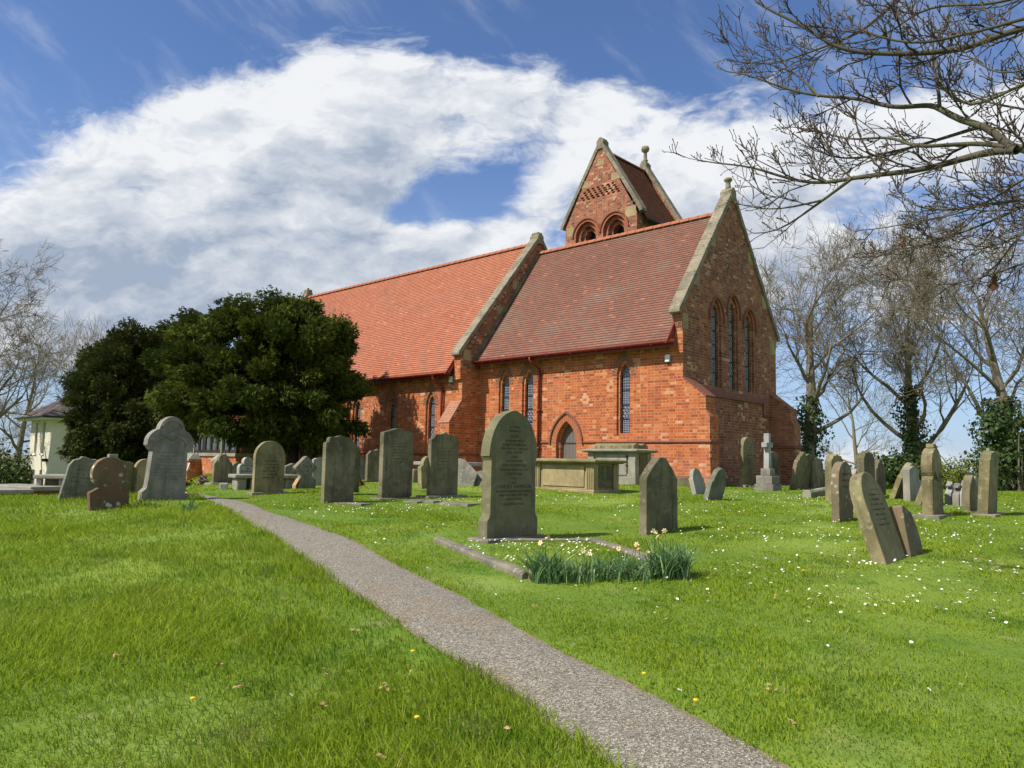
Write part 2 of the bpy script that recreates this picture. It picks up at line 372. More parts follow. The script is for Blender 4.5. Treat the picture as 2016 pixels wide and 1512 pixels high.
M['glass']=glass_mat('leaded_glass',(.018,.026,.075)); M['glass_p']=glass_mat('porch_glass',(.16,.19,.22))
def wood_mat(name,c):
    m,t=newmat(name); P=t.add('ShaderNodeTexCoord').outputs['Object']
    n=t.noise(t.vmul(P,(30,30,1.5)),1,6,.6); setc(t,t.mix(n,tuple(k*.45 for k in c),tuple(k*1.4 for k in c)),.85,n,.4,.006); return m
M['oak']=wood_mat('weathered_oak',(.15,.13,.115)); M['timber']=wood_mat('dark_timber',(.035,.028,.022)); M['post']=wood_mat('grey_post',(.30,.28,.25))
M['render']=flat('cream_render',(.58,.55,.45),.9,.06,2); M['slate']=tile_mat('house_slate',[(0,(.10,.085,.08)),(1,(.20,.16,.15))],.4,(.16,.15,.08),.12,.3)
M['whitep']=flat('white_paint',(.75,.75,.74),.5,.05); M['black']=flat('black_plastic',(.02,.02,.02),.4)
M['lamp']=flat('lamp_grey',(.62,.63,.62),.35,.05); M['win_d']=glass_mat('house_window',(.30,.31,.30),.2)
def bark_mat(name,c,moss=.3,mc=(.10,.11,.03)):
    m,t=newmat(name); P=t.add('ShaderNodeTexCoord').outputs['Object']
    n=t.noise(t.vmul(P,(6,6,2)),2,6,.65); k=t.noise(P,1.7,5,.65)
    cc=t.mix(n,tuple(x*.5 for x in c),tuple(x*1.35 for x in c)); cc=t.mix(t.math('MULTIPLY',t.smooth(k,.45,.65),moss),cc,mc)
    setc(t,cc,.9,n,.6,.02); return m
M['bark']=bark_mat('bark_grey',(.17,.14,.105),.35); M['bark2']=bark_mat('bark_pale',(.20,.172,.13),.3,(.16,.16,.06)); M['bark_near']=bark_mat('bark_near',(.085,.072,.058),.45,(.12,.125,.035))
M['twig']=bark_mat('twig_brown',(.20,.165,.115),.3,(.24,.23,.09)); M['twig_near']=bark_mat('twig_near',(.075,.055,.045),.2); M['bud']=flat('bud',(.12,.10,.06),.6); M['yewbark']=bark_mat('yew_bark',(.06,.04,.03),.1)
def leaf_mat(name,lo,hi,tr=.25,rough=.55,big=None,bigc=None,dead=None,spec=.12):
    """lo..hi by per-leaf attribute 'tint'"""
    m,t=newmat(name); a=t.add('ShaderNodeAttribute',attribute_name='tint').outputs['Fac']
    c=t.mix(a,lo,hi); G=t.add('ShaderNodeNewGeometry').outputs['Position']
    if big:
        for (s,lo_,hi_,cc,amt) in big:
            c=t.mix(t.math('MULTIPLY',t.smooth(t.noise(G,s,4,.6),lo_,hi_),amt),c,cc)
    if dead: c=t.mix(t.math('MULTIPLY',t.math('GREATER_THAN',a,.955),.9),c,dead)
    setc(t,c,rough); t.bs.inputs['Specular IOR Level'].default_value=spec
    trn=t.add('ShaderNodeBsdfTranslucent',{'Color':c}); mx=t.add('ShaderNodeMixShader',{'Fac':tr})
    t.l.new(t.bs.outputs[0],mx.inputs[1]); t.l.new(trn.outputs[0],mx.inputs[2]); t.l.new(mx.outputs[0],t.out.inputs[0]); return m
GP=[(.35,.42,.66,(.27,.35,.045),.55),(1.3,.5,.70,(.07,.165,.008),.6),(4.5,.55,.72,(.06,.145,.008),.5),(.9,.60,.74,(.30,.31,.10),.4),(2.6,.62,.72,(.32,.29,.12),.45),(.7,.56,.70,(.24,.33,.10),.28)]
M['blade']=leaf_mat('grass_blades',(.155,.245,.012),(.35,.44,.032),.42,.6,GP,spec=.06,dead=(.42,.36,.17))
M['yew']=leaf_mat('yew_needles',(.036,.056,.012),(.135,.15,.022),.2,.8,spec=.04)
M['yew2']=leaf_mat('yew_needles_dark',(.034,.048,.014),(.085,.092,.022),.18,.8,spec=.04)
M['ivy']=leaf_mat('ivy_leaves',(.018,.04,.010),(.07,.11,.026),.12,.4,spec=.25)
M['bush']=leaf_mat('bush_leaves',(.03,.055,.014),(.10,.14,.035),.2,.5)
M['willow']=leaf_mat('spring_bush',(.10,.13,.02),(.24,.27,.05),.3,.5)
M['daff']=leaf_mat('daffodil_leaves',(.07,.155,.05),(.25,.38,.16),.35,.30,spec=.35)
M['petal']=flat('daisy_white',(.85,.85,.82),.7,.03); M['yellow']=flat('flower_yellow',(.75,.50,.03),.6,.1); M['dpetal']=flat('daffodil_petal',(.72,.65,.42),.6,.1); M['dtrump']=flat('daffodil_trumpet',(.72,.46,.12),.6,.1)
M['dead']=flat('dead_leaf',(.36,.25,.11),.8,.3); M['purple']=flat('pot_flowers',(.20,.05,.22),.7,.3); M['wreath']=flat('wreath_brown',(.10,.045,.025),.85,.3); M['bird']=flat('bird_feathers',(.085,.05,.035),.8,.2)
M['birdb']=flat('bird_breast',(.17,.075,.045),.8,.2)
def ground_mat():
    m,t=newmat('turf'); G=t.add('ShaderNodeNewGeometry').outputs['Position']
    n=t.noise(G,14,6,.7); c=t.mix(n,(.07,.125,.012),(.18,.28,.03))
    for (s,lo_,hi_,cc,amt) in GP: c=t.mix(t.math('MULTIPLY',t.smooth(t.noise(G,s,4,.6),lo_,hi_),amt),c,cc)
    far=t.noise(G,.03,4,.6); x,y,z=t.sep(G)
    c=t.mix(t.smooth(y,60,140),c,t.mix(t.smooth(far,.4,.6),(.10,.15,.04),(.17,.15,.09)))
    setc(t,c,.9,t.noise(G,30,5,.7),.7,.03); return m
M['turf']=ground_mat()
def path_mat():
    m,t=newmat('path_gravel'); G=t.add('ShaderNodeNewGeometry').outputs['Position']
    v=t.add('ShaderNodeTexVoronoi',{'Vector':G,'Scale':130.0}); sp=t.sep(v.outputs['Color'])[0]
    c=t.ramp(sp,[(0,(.085,.074,.056)),(.35,(.185,.166,.128)),(.75,(.29,.265,.207)),(1,(.52,.48,.385))])
    n=t.noise(G,1.1,5,.65); c=t.mix(t.math('MULTIPLY',t.smooth(n,.52,.72),.40),c,(.25,.165,.09))
    n2=t.noise(G,3.3,5,.6); c=t.mix(t.math('MULTIPLY',t.smooth(n2,.5,.7),.3),c,(.16,.145,.14))
    a=t.add('ShaderNodeAttribute',attribute_name='edge').outputs['Fac']
    en=t.math('ADD',a,t.math('MULTIPLY',t.math('SUBTRACT',t.noise(G,6,4),.5),.7))
    c=t.mix(t.math('MULTIPLY',t.smooth(en,.80,1.05),.55),c,(.22,.145,.075))
    c=t.mix(t.math('MULTIPLY',t.smooth(en,.98,1.15),.6),c,(.30,.27,.16))
    setc(t,c,.9,v.outputs['Distance'],.8,.008); return m
M['path']=path_mat()

# ------------------------------------------------------------------ ground sheet
def axis(lo,hi,core0,core1,step,growth=1.16):
    a=list(np.arange(core0,core1+1e-6,step)); s=step
    while a[-1]<hi: s*=growth; a.append(a[-1]+s)
    s=step
    while a[0]>lo: s*=growth; a.insert(0,a[0]-s)
    return np.array(a)
gxs=axis(-3500,3500,-14,14,.35); gys=axis(-400,4500,1,26,.3)
GX,GY=np.meshgrid(gxs,gys); GZ=gz_(GX,GY); nx,ny=len(gxs),len(gys)
idx=np.arange(nx*ny).reshape(ny,nx)
Fq=np.stack([idx[:-1,:-1],idx[:-1,1:],idx[1:,1:],idx[1:,:-1]],-1).reshape(-1,4)
tag(npmesh('ground',np.stack([GX,GY,GZ],-1).reshape(-1,3),Fq,M['turf'],smooth=True),None,None,kind='structure')
# ------------------------------------------------------------------ path
LE=[(384,975),(437,1000),(489,1028),(548,1066),(659,1145),(754,1209),(800,1234),(871,1284),(967,1344),(1078,1419),(1221,1512)]
RE=[(396,974),(445,982),(497,994),(536,1010),(598,1030),(667,1052),(727,1080),(800,1121),(931,1185),(1058,1256),(1181,1320),(1268,1360),(1371,1407),(1419,1431),(1566,1512)]
def edge_curve(L,front,back):
    P=np.array([gnd(*q)[:2] for q in L]); P=P[np.argsort(P[:,1])]
    P=np.vstack([front,P,back]); return P
LP=edge_curve(LE,[[3.0,-2.0],[1.25,2.2]],[[-8.6,18.4],[-12.6,25.0],[-14.6,31.2]])
RP=edge_curve(RE,[[3.95,-2.0],[2.0,2.2]],[[-7.8,18.6],[-11.6,25.4],[-13.4,31.6]])
ys=np.concatenate([np.arange(-2,16,.06),np.arange(16,31.2,.25)])
def smoothx(P):
    x=np.interp(ys,P[:,1],P[:,0]); k=np.ones(15)/15
    xp=np.pad(x,7,mode='edge'); return np.convolve(xp,k,'valid')
lx=smoothx(LP)+np.convolve(rng.normal(0,.03,len(ys)+8),np.ones(9)/9*1.6,'valid'); rx=smoothx(RP)+np.convolve(rng.normal(0,.03,len(ys)+8),np.ones(9)/9*1.6,'valid')
K=9; V=[];ED=[]
for i in range(len(ys)):
    for j in range(K):
        s=j/(K-1); x=lx[i]*(1-s)+rx[i]*s; V.append((x,ys[i],gz1(x,ys[i])+.006+.012*math.sin(s*PI))); ED.append(abs(2*s-1))
ii=np.arange(len(ys)*K).reshape(-1,K)
tag(npmesh('path',np.array(V),np.stack([ii[:-1,:-1],ii[:-1,1:],ii[1:,1:],ii[1:,:-1]],-1).reshape(-1,4),M['path'],attr={'edge':np.array(ED)},smooth=True),None,None,kind='structure')
def on_path(x,y,m=0.0): return (x>np.interp(y,ys,lx)+m)&(x<np.interp(y,ys,rx)-m)

# ================================================================== CHURCH (local frame: x east, y north, z up)
church=empty('church',(ORG[0],ORG[1],0),-YAW)
tag(church,'red brick church with tiled roofs, stone gable copings and a gabled bell tower','church')
CL,CW=7.92,5.99; NS,NN=.85,6.85; NW=24.0
def arch(cx,z0,zs,a,rise,n=10,cz=None):
    """closed pointed-arch outline, ccw starting bottom left"""
    rad=(a*a+rise*rise)/(2*a) if rise>a else None
    p=[(cx-a,z0),(cx+a,z0)]
    if rad:
        c=rad-a; th=math.atan2(rise,c)
        p+=[(cx-c+rad*math.cos(th*k/n),zs+rad*math.sin(th*k/n)) for k in range(n+1)]
        p+=[(cx+c-rad*math.cos(th*k/n),zs+rad*math.sin(th*k/n)) for k in range(n-1,-1,-1)]
    else:
        p+=[(cx+a*math.cos(PI*k/(2*n)),zs+rise*math.sin(PI*k/(2*n))) for k in range(2*n+1)]
    return p
def Smap(y0): return lambda a,b,d=0: (a,y0+d,b)          # wall facing south at y0, depth d goes north
def Emap(x0): return lambda a,b,d=0: (x0-d,a,b)          # wall facing east at x0, a = north coordinate
def ring(cx,zs,a,rise,w,to3,proud,nv,extra=0,parent=None,name='arch'):
    """brick voussoirs round a pointed head: outline between half width a and a+w"""
    mb,mbm=MB(),MB()
    def curve(h,rs,n):
        c=arch(cx,zs-extra,zs,h,rs,n=40)[2:]; c=np.array(c)
        L=np.r_[0,np.cumsum(np.hypot(*np.diff(c,axis=0).T))]; s=np.linspace(0,L[-1],n)
        return np.stack([np.interp(s,L,c[:,0]),np.interp(s,L,c[:,1])],-1)
    ri,ro=curve(a,rise,nv*6+1),curve(a+w,rise*(a+w)/a*.96,nv*6+1)
    for k in range(nv):
        i0,i1=k*6,k*6+5
        poly=[tuple(ro[j]) for j in range(i0,i1+1)]+[tuple(ri[j]) for j in range(i1,i0-1,-1)]
        mb.prism(poly,to3,-proud,.03)
    poly=[tuple(q) for q in ro]+[tuple(q) for q in ri[::-1]]
    mbm.holed(poly,[],lambda p,q:to3(p,q,-.004))
    o=mb.build(name,M['arch'],parent or church,fix=False); mbm.build('arch_mortar',M['mortar'],o if parent is None else parent,fix=False); return o
def hoodm(to3,o,i_,parent=None):
    mb=MB(); mb.prism([tuple(q) for q in o]+[tuple(q) for q in i_[::-1]],to3,-.055,.02); return mb.build('hood_mould',M['arch_d'],parent or church)
def lattice(cx,z0,zs,a,rise,to3,dep,bar,mb,sq=.052):
    """leading strips clipped to the arch"""
    rad=(a*a+rise*rise)/(2*a) if rise>a else a
    def hw(z):
        if z<=zs: return a
        t=z-zs
        if rise>a: return max(0,math.sqrt(max(0,rad*rad-t*t))-(rad-a))
        return a*math.sqrt(max(0,1-(t/rise)**2))
    t=bar/2
    def seg(p,q):
        p=np.array(p);q=np.array(q);
        if np.hypot(*(q-p))<.01: return
        dd=(q-p)/np.hypot(*(q-p)); nn=np.array([-dd[1],dd[0]])*t
        mb.prism([tuple(p-nn),tuple(q-nn),tuple(q+nn),tuple(p+nn)],to3,dep-.012,dep-.002)
    ztop=zs+rise
    band=.42; nb=max(1,int((ztop-z0)/band))
    n=max(3,int(2*a/sq)); 
    for b in range(nb+1):
        za,zb=z0+b*band,min(ztop,z0+(b+1)*band)
        if zb-za<.03: continue
        diag=(b%2==1)
        if not diag or zb>zs:
            for i in range(1,n):
                x=-a+2*a*i/n
                zz=zb
                while zz>za and hw(zz)<abs(x): zz-=.01
                if zz>za+.02: seg((cx+x,za),(cx+x,zz))
        else:
            m=5; hh=(zb-za)/m
            for j in range(m):
                for i in range(n):
                    x0=-a+2*a*i/n; x1=-a+2*a*(i+1)/n; s=(i+j)%2
                    seg((cx+x0,za+hh*(j+s)),(cx+x1,za+hh*(j+1-s)))
        m=5 if diag else 8; hh=(zb-za)/m
        for j in range(1,m):
            h=hw(za+hh*j)
            if h>.02: seg((cx-h,za+hh*j),(cx+h,za+hh*j))
    return [z0+b*band for b in range(1,nb+1) if hw(z0+b*band)>.03],hw
walls={}
def opening(mbw,to3,cx,z0,zs,a,rise,step=.07,d1=.07,d2=.19,glass=None,lead=True,parent=church,sillslope=True):
    """two-order reveal for a lancet; returns outline of the hole in the wall face"""
    A=arch(cx,z0-.04,zs,a+step,rise*(a+step)/a); B=arch(cx,z0,zs,a,rise)
    mbw.strip([to3(p,q,0) for p,q in A],[to3(p,q,d1) for p,q in A],True)
    mbw.strip([to3(p,q,d1) for p,q in A],[to3(p,q,d1) for p,q in B],True)
    mbw.strip([to3(p,q,d1) for p,q in B],[to3(p,q,d2+.02) for p,q in B],True)
    if glass:
        g=MB(); g.holed(B,[],lambda p,q:to3(p,q,d2)); wd=g.build('window',M['glass'],parent)
        if lead:
            l=MB(); bands,hw=lattice(cx,z0,zs,a,rise,to3,d2,.0095,l); l.build('leading',M['lead'],wd,fix=False)
            s_=MB()
            for z in bands:
                h=hw(z); s_.prism([(cx-h,z-.012),(cx+h,z-.012),(cx+h,z+.012),(cx-h,z+.012)],to3,d2-.03,d2-.013)
            s_.prism([(cx-a,z0),(cx-a+.014,z0),(cx-a+.014,zs),(cx-a,zs)],to3,d2-.03,d2-.004)
            s_.prism([(cx+a-.014,z0),(cx+a,z0),(cx+a,zs),(cx+a-.014,zs)],to3,d2-.03,d2-.004)
            s_.build('saddle_bars',M['iron'],wd,fix=False)
    return A
# ---- chancel south wall
ws=MB(); S0=Smap(0.0); holes=[]
for u in (-6.77,-5.71,-1.96):
    holes.append(opening(ws,S0,u,2.50,4.17,.175,.36,glass=True)); ring(u,4.17,.25,.50,.16,S0,.004,17)
# priest's door
DA=arch(-4.09,.9,2.18,.40,.72); DB=arch(-4.09,.9,2.18,.335,.64)
ws.strip([S0(p,q,0) for p,q in DA],[S0(p,q,.12) for p,q in DA],True); ws.strip([S0(p,q,.12) for p,q in DA],[S0(p,q,.12) for p,q in DB],True); ws.strip([S0(p,q,.12) for p,q in DB],[S0(p,q,.3) for p,q in DB],True)
holes.append(DA); ring(-4.09,2.18,.40,.72,.21,S0,.005,21)
ws.holed([(-CL,.3),(0,.3),(0,5.3),(-CL,5.3)],holes,S0)
# SE buttress (projects east, flush with the south wall) and NE twin
def ebutt(y0,y1,mb):
    poly=[(0,.3),(.83,.3),(.80,2.21),(.80,2.93),(.69,3.10),(.69,3.44),(0,3.99)]
    mb.prism(poly,lambda a,b,d:(a,y0+d,b),0,y1-y0)
ebutt(.0015,.5,ws)
# north wall, east gable
ws.quad((0,CW,.3),(-CL,CW,.3),(-CL,CW,5.3),(0,CW,5.3))
ws.build('wall',M['brick'],church)
we=MB(); E0=Emap(0.0); eh=[]
for c,top in ((1.93,6.33),(3.0,6.60),(4.07,6.33)):
    eh.append(opening(we,E0,c,3.92,top-.36,.20,.40,step=.085,d1=.06,d2=.155,glass=True)); ring(c,top-.36,.285,.55,.13,E0,.006,15)
    # hood mould
    o=np.array(arch(c,top-.36,top-.36,.46,.64,n=14)[2:]); i_=np.array(arch(c,top-.36,top-.36,.41,.58,n=14)[2:])
    o=np.vstack([o[0]-[0,.12],o,o[-1]-[0,.12]]); i_=np.vstack([i_[0]-[0,.12],i_,i_[-1]-[0,.12]])
    hoodm(E0,o,i_)
GA,GK=10.0,5.75
we.holed([(0,.3),(CW,.3),(CW,GK),(CW/2,GA-.15),(0,GK)],eh,E0)
we.build('wall',M['brick_e'],church)
wn=MB(); ebutt(CW-.5,CW-.0015,wn); wn.box(-.45,.0,CW-.001,CW+.0,.3,.31); wn.build('buttress',M['brick_e'],church)
# worn light brick-on-edge weathering on the buttress slope
bw=MB()
for k in range(9):
    t0,t1=k/9,(k+.88)/9
    bw.prism([(0.69*t0,3.995-.55*t0),(.69*t1,3.995-.55*t1),(.69*t1+.03,4.03-.55*t1),(.69*t0+.03,4.03-.55*t0)],lambda a,b,d:(a,d,b),-.006,.505)
bw.build('buttress_weathering',M['arch_d'],church)
# ---- string courses
def stb(*a): q=MB(); q.box(*a); q.build('string_course',M['arch_d'],church)
def stp_(*a): q=MB(); q.prism(*a); q.build('string_course',M['arch_d'],church)
def sstring(x0,x1,y,z,d=.045,h=.07): stp_([(y+.02,z-h),(y-d*.5,z-h),(y-d,z-h*.55),(y-d,z-.02),(y+.02,z+.015)],lambda a,b,q:(q,a,b),x0,x1)
sstring(-CL,-4.09-.665,0,2.27); sstring(-4.09+.665,.845,0,2.27)
stb(.8,.845,-.003,.55,2.20,2.265)
stb(.8,.845,CW-.55,CW+.02,2.20,2.265); stb(0.0,.8,CW-.545,CW-.5,2.20,2.265)
stp_([(-.02,3.60),(.075,3.60),(.075,3.66),(-.02,3.86)],lambda a,b,q:(a,q,b),1.35,4.95)
stb(-.02,.05,4.95,CW-.5,3.20,3.27); stb(-.02,.05,4.93,4.98,3.24,3.62)
sstring(-NW,-CL,-NS,1.87)
stb(-CL-.02,-CL+.045,-NS-.56,-.02,1.80,1.87)
# door hood mould (joins the string course)
o=np.array(arch(-4.09,2.2,2.18,.665,1.02,n=16)[2:]); i_=np.array(arch(-4.09,2.2,2.18,.615,.96,n=16)[2:])
hoodm(S0,o,i_)
dm=MB(); dm.holed(DB,[],lambda p,q:S0(p,q,.28)); door=dm.build('door',M['oak'],church)
pl=MB()
for k in range(5):
    x0=-4.425+k*.134; xs=[x0+.004,x0+.130]
    def top(x): 
        dxx=abs(x+4.09); rad=(.335**2+.64**2)/(2*.335); return 2.18+math.sqrt(max(0,rad*rad-(dxx+rad-.335)**2))
    pl.prism([(xs[0],.95),(xs[1],.95),(xs[1],top(xs[1])-.01),(sum(xs)/2,top(sum(xs)/2)-.01),(xs[0],top(xs[0])-.01)],S0,.25,.285)
pl.build('plank',M['oak'],door)
for z in (1.35,2.22): hg=MB(); hg.box(-4.42,-3.80,.236,.252,z-.02,z+.02); hg.build('hinge_strap',M['iron'],door)
hd=MB(); hd.tube([(-4.34,.25,1.62),(-4.34,.20,1.60),(-4.34,.19,1.55),(-4.34,.21,1.50),(-4.34,.25,1.49)],.012,6); hd.build('handle',M['iron'],door)
# ---- nave
nm=MB(); N0=Smap(-NS); nh=[]
for u in (-9.5,-11.7,-13.84,-20.6):
    nh.append(opening(nm,N0,u,1.93,3.52,.175,.36,glass=True)); ring(u,3.52,.25,.50,.16,N0,.004,17)
nm.holed([(-NW,-1.0),(-CL,-1.0),(-CL,4.95),(-NW,4.95)],nh,N0)
nm.quad((-CL,-NS,.2),(-CL,0,.2),(-CL,0,5.3),(-CL,-NS,5.3))
nm.quad((-CL,CW,.2),(-CL,NN,.2),(-CL,NN,5.3),(-CL,CW,5.3))
nm.quad((-CL,NN,-1),(-NW,NN,-1),(-NW,NN,4.95),(-CL,NN,4.95))
NAP=10.12
for xx,dd in ((-CL,1),(-NW,-1)):
    nm.quad((xx,-NS,5.05),(xx,NN,5.05),(xx,(NN-NS)/2,NAP)); nm.quad((xx-.32*dd,-NS,4.7),(xx-.32*dd,NN,4.7),(xx-.32*dd,(NN-NS)/2,NAP))
nm.quad((-NW,-NS,-1),(-NW,NN,-1),(-NW,NN,5.05),(-NW,-NS,5.05))
nm.box(-CL-.32,-CL-.0015,-NS-.10,-NS+.0,4.35,5.2)          # corbelled parapet foot
nm.build('wall',M['brick'],church)
sb=MB(); sb.prism([(-NS+.01,.2),(-NS+.01,3.60),(-1.40,2.84),(-1.40,.2)],lambda a,b,q:(q,a,b),-8.45,-CL-.0015); sb.build('buttress',M['brick'],church)
wv=MB()
for k in range(10):
    t0,t1=k/10,(k+.9)/10
    wv.prism([(-NS-.55*t0,3.605-.76*t0),(-NS-.55*t1,3.605-.76*t1),(-NS-.55*t1-.028,3.625-.76*t1),(-NS-.55*t0-.028,3.625-.76*t0)],lambda a,b,q:(q,a,b),-8.46,-CL+.004)
wv.build('buttress_weathering',voussoir('worn_brick',(.42,.20,.13)),church)
# more nave buttresses west (glimpsed past the yew)
sb=MB()
# ---- roofs: saw-tooth courses
def roof(x0,x1,ye,ze,yr,zr,mat,name,nx_=60,swap=False,lift=.012):
    """slope from eave (ye,ze) to ridge (yr,zr), courses along x"""
    Ls=math.hypot(yr-ye,zr-ze); n=int(round((zr-ze)/ROWH)); V=[];Fc=[]
    xs=np.linspace(x0,x1,nx_+1); dirv=np.array([yr-ye,zr-ze])/Ls; nrm=np.array([-abs(dirv[1])*np.sign(yr-ye),abs(dirv[0])])
    for k in range(n):
        s0,s1=Ls*k/n,Ls*(k+1)/n+.012
        jit=rng.normal(0,.0022,nx_+1); jl=rng.normal(0,.003,nx_+1)
        base=len(V)
        for (s,h,q) in ((s0,-.004,0),(s0,lift+.004,1),(s1,-.001,2)):
            for i,x in enumerate(xs):
                sagv=.016*math.sin(x*1.1+1.7)*math.sin(PI*k/n)+.010*math.sin(x*2.7+k*.05)*math.sin(PI*k/n)
                ss=s+(jl[i] if q<2 else 0); hh=h+(jit[i] if q==1 else 0)+sagv-.008*math.sin(PI*k/n)
                p=np.array([ye,ze])+dirv*ss+nrm*hh
                V.append((x,p[0],p[1]) if not swap else (p[0],x,p[1]))
        m=nx_+1
        for r_ in (0,1):
            for i in range(nx_): a=base+r_*m+i; Fc.append((a,a+1,a+m+1,a+m))
    return npmesh(name,np.array(V),np.array(Fc),mat,church)
CR=9.50
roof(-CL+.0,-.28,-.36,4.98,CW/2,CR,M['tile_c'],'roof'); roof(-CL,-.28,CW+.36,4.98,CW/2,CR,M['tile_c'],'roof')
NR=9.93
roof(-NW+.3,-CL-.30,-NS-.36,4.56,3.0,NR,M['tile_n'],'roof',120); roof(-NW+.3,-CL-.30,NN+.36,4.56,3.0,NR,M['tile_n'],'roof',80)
def ridge(x0,x1,y,z,mat,ax=0,sp=.34):
    mb=MB(); x=x0
    while x<x1-.05:
        e=min(x1,x+sp-.012); P=[]
        n=8
        for xx,g_ in ((x,.0),(e,.006)):
            P.append([((xx,y+(.13+g_)*math.cos(PI*k/n),z-.07+(.13+g_)*math.sin(PI*k/n)) if ax==0 else (y+(.13+g_)*math.cos(PI*k/n),xx,z-.07+(.13+g_)*math.sin(PI*k/n))) for k in range(n+1)])
        mb.strip(P[0],P[1]); mb.f.append(tuple(range(len(mb.v)-n-1,len(mb.v)))); x+=sp
    return mb.build('ridge_tiles',mat,church,fix=False)
ridge(-CL+.02,-.3,CW/2,CR+.02,M['ridge']); ridge(-NW+.3,-CL-.32,3.0,NR+.02,M['ridge'])
# gutters, soffits, downpipes
def gutter(x0,x1,y,z):
    mb=MB(); n=8
    mb.strip([(x0,y+.065*math.cos(PI+PI*k/n),z+.065*math.sin(PI+PI*k/n)) for k in range(n+1)],[(x1,y+.065*math.cos(PI+PI*k/n),z+.065*math.sin(PI+PI*k/n)) for k in range(n+1)])
    mb.strip([(x0,y+.05*math.cos(PI+PI*k/n),z+.05*math.sin(PI+PI*k/n)) for k in range(n+1)],[(x1,y+.05*math.cos(PI+PI*k/n),z+.05*math.sin(PI+PI*k/n)) for k in range(n+1)])
    mb.strip([(x0,y-.065,z),(x0,y-.05,z)],[(x1,y-.065,z),(x1,y-.05,z)])
    for xx in (x0,x1): mb.f.append(tuple(range(len(mb.v),len(mb.v)+9))); mb.v+=[(xx,y+.065*math.cos(PI+PI*k/n),z+.065*math.sin(PI+PI*k/n)) for k in range(n+1)]
    x=x0+.5
    while x<x1:
        mb.box(x-.015,x+.015,y-.075,y+.1,z-.078,z-.05); x+=.95
    mb.box(x0,x1,y+.09,y+.125,z-.14,z+.06)       # fascia
    return mb.build('gutter',M['red_iron'],church,smooth=False)
gutter(-CL+.05,-.08,-.42,4.99); gutter(-NW+.3,-CL-.36,-NS-.42,4.57)
for q in ((-CL+.05,-.3,-.33,-.002,4.97,5.0),(-NW+.3,-CL-.36,-NS-.33,-NS-.002,4.55,4.58)): sf=MB(); sf.box(*q); sf.build('soffit',M['timber'],church)
# barge end pieces (dark red board at gutter ends beside the parapets)
be=MB(); be.prism([(-.50,4.93),(-.30,4.93),(.02,5.38),(-.02,5.60)],lambda a,b,q:(q,a,b),-.27,-.23); be.build('barge_end',M['red_iron'],church)
be=MB(); be.prism([(-NS-.50,4.50),(-NS-.28,4.50),(-NS-.02,4.9),(-NS-.05,5.12)],lambda a,b,q:(q,a,b),-CL-.36,-CL-.325); be.build('barge_end',M['red_iron'],church)
def downpipe(x,y,ztop,yg,zb):
    mb=MB(); mb.tube([(x-.12,yg,ztop),(x-.12,yg,ztop-.1),(x-.08,yg+.05,ztop-.18),(x,y-.02,ztop-.36),(x,y,ztop-.46),(x,y,zb)],.042,10)
    for z in (ztop-.5,ztop-1.7,ztop-2.9):
        if z>zb: mb.tube([(x,y,z-.045),(x,y,z+.045)],.054,10); mb.box(x-.09,x+.09,y+.03,y+.075,z-.02,z+.02)
    return mb.build('downpipe',M['red_iron'],church,smooth=True)
downpipe(-5.16,-.085,4.95,-.42,1.0); downpipe(-8.83,-NS-.085,4.52,-NS-.42,.9); downpipe(-14.3,-NS-.085,4.52,-NS-.42,.5)
def flood(x,y,z):
    mb=MB(); mb.box(x-.07,x+.07,y-.10,y-.02,z-.11,z+.10); f=mb.build('floodlight',M['lamp'],church,bevel=.015)
    m2=MB(); m2.box(x-.02,x+.02,y-.03,y,z-.16,z-.05); m2.build('bracket',M['black'],f)
flood(-.45,0,4.57); flood(-8.42,-NS,4.38)
# ---- gable copings
def coping(xa,xb,yk0,yk1,zk,za,mat=M['s_cope'],th=.14,foot=.22,blocks=7,plane='x'):
    """pair of raking stones, x range xa..xb, from kneelers at yk0/yk1 up to apex za"""
    mb=MB(); ym=(yk0+yk1)/2
    for y0,sg in ((yk0,1),(yk1,-1)):
        Y=abs(ym-y0); ang=math.atan2(za-zk,Y); nx_,nz=-math.sin(ang)*sg,math.cos(ang)
        for k in range(blocks):
            t0,t1=k/blocks,(k+1)/blocks-.002
            p0=(y0+sg*Y*t0,zk+(za-zk)*t0); p1=(y0+sg*Y*t1,zk+(za-zk)*t1)
            poly=[p0,p1,(p1[0]+nx_*th,p1[1]+nz*th),(p0[0]+nx_*th,p0[1]+nz*th)]
            if k==0: poly=[(p0[0],p0[1]),p1,poly[2],(p0[0]+nx_*th,p0[1]+nz*th),(p0[0]-sg*th*.95,p0[1]+.03),(p0[0]-sg*th*.95,p0[1]-.05),(p0[0],p0[1]-.08)]
            if sg<0: poly=poly[::-1]
            j=random.uniform(-.004,.004)
            mb.prism(poly,(lambda a,b,q:(q,a,b)) if plane=='x' else (lambda a,b,q:(a,q,b)),xa+j,xb+j)
        # kneeler block
    h=th/math.cos(ang)
    ap=[(ym-.16,za-.18),(ym+.16,za-.18),(ym+.17,za+h*.55),(ym+.05,za+h+.02),(ym-.05,za+h+.02),(ym-.17,za+h*.55)]
    mb.prism(ap,(lambda a,b,q:(q,a,b)) if plane=='x' else (lambda a,b,q:(a,q,b)),xa-.012,xb+.012)
    return mb.build('gable_coping',mat,church,bevel=.012)
coping(-.30,.06,-.13,CW+.13,5.86,9.98)
coping(-CL-.33,-CL+.07,-NS-.12,NN+.12,5.22,10.06); coping(-NW-.05,-NW+.33,-NS-.12,NN+.12,5.22,10.06)
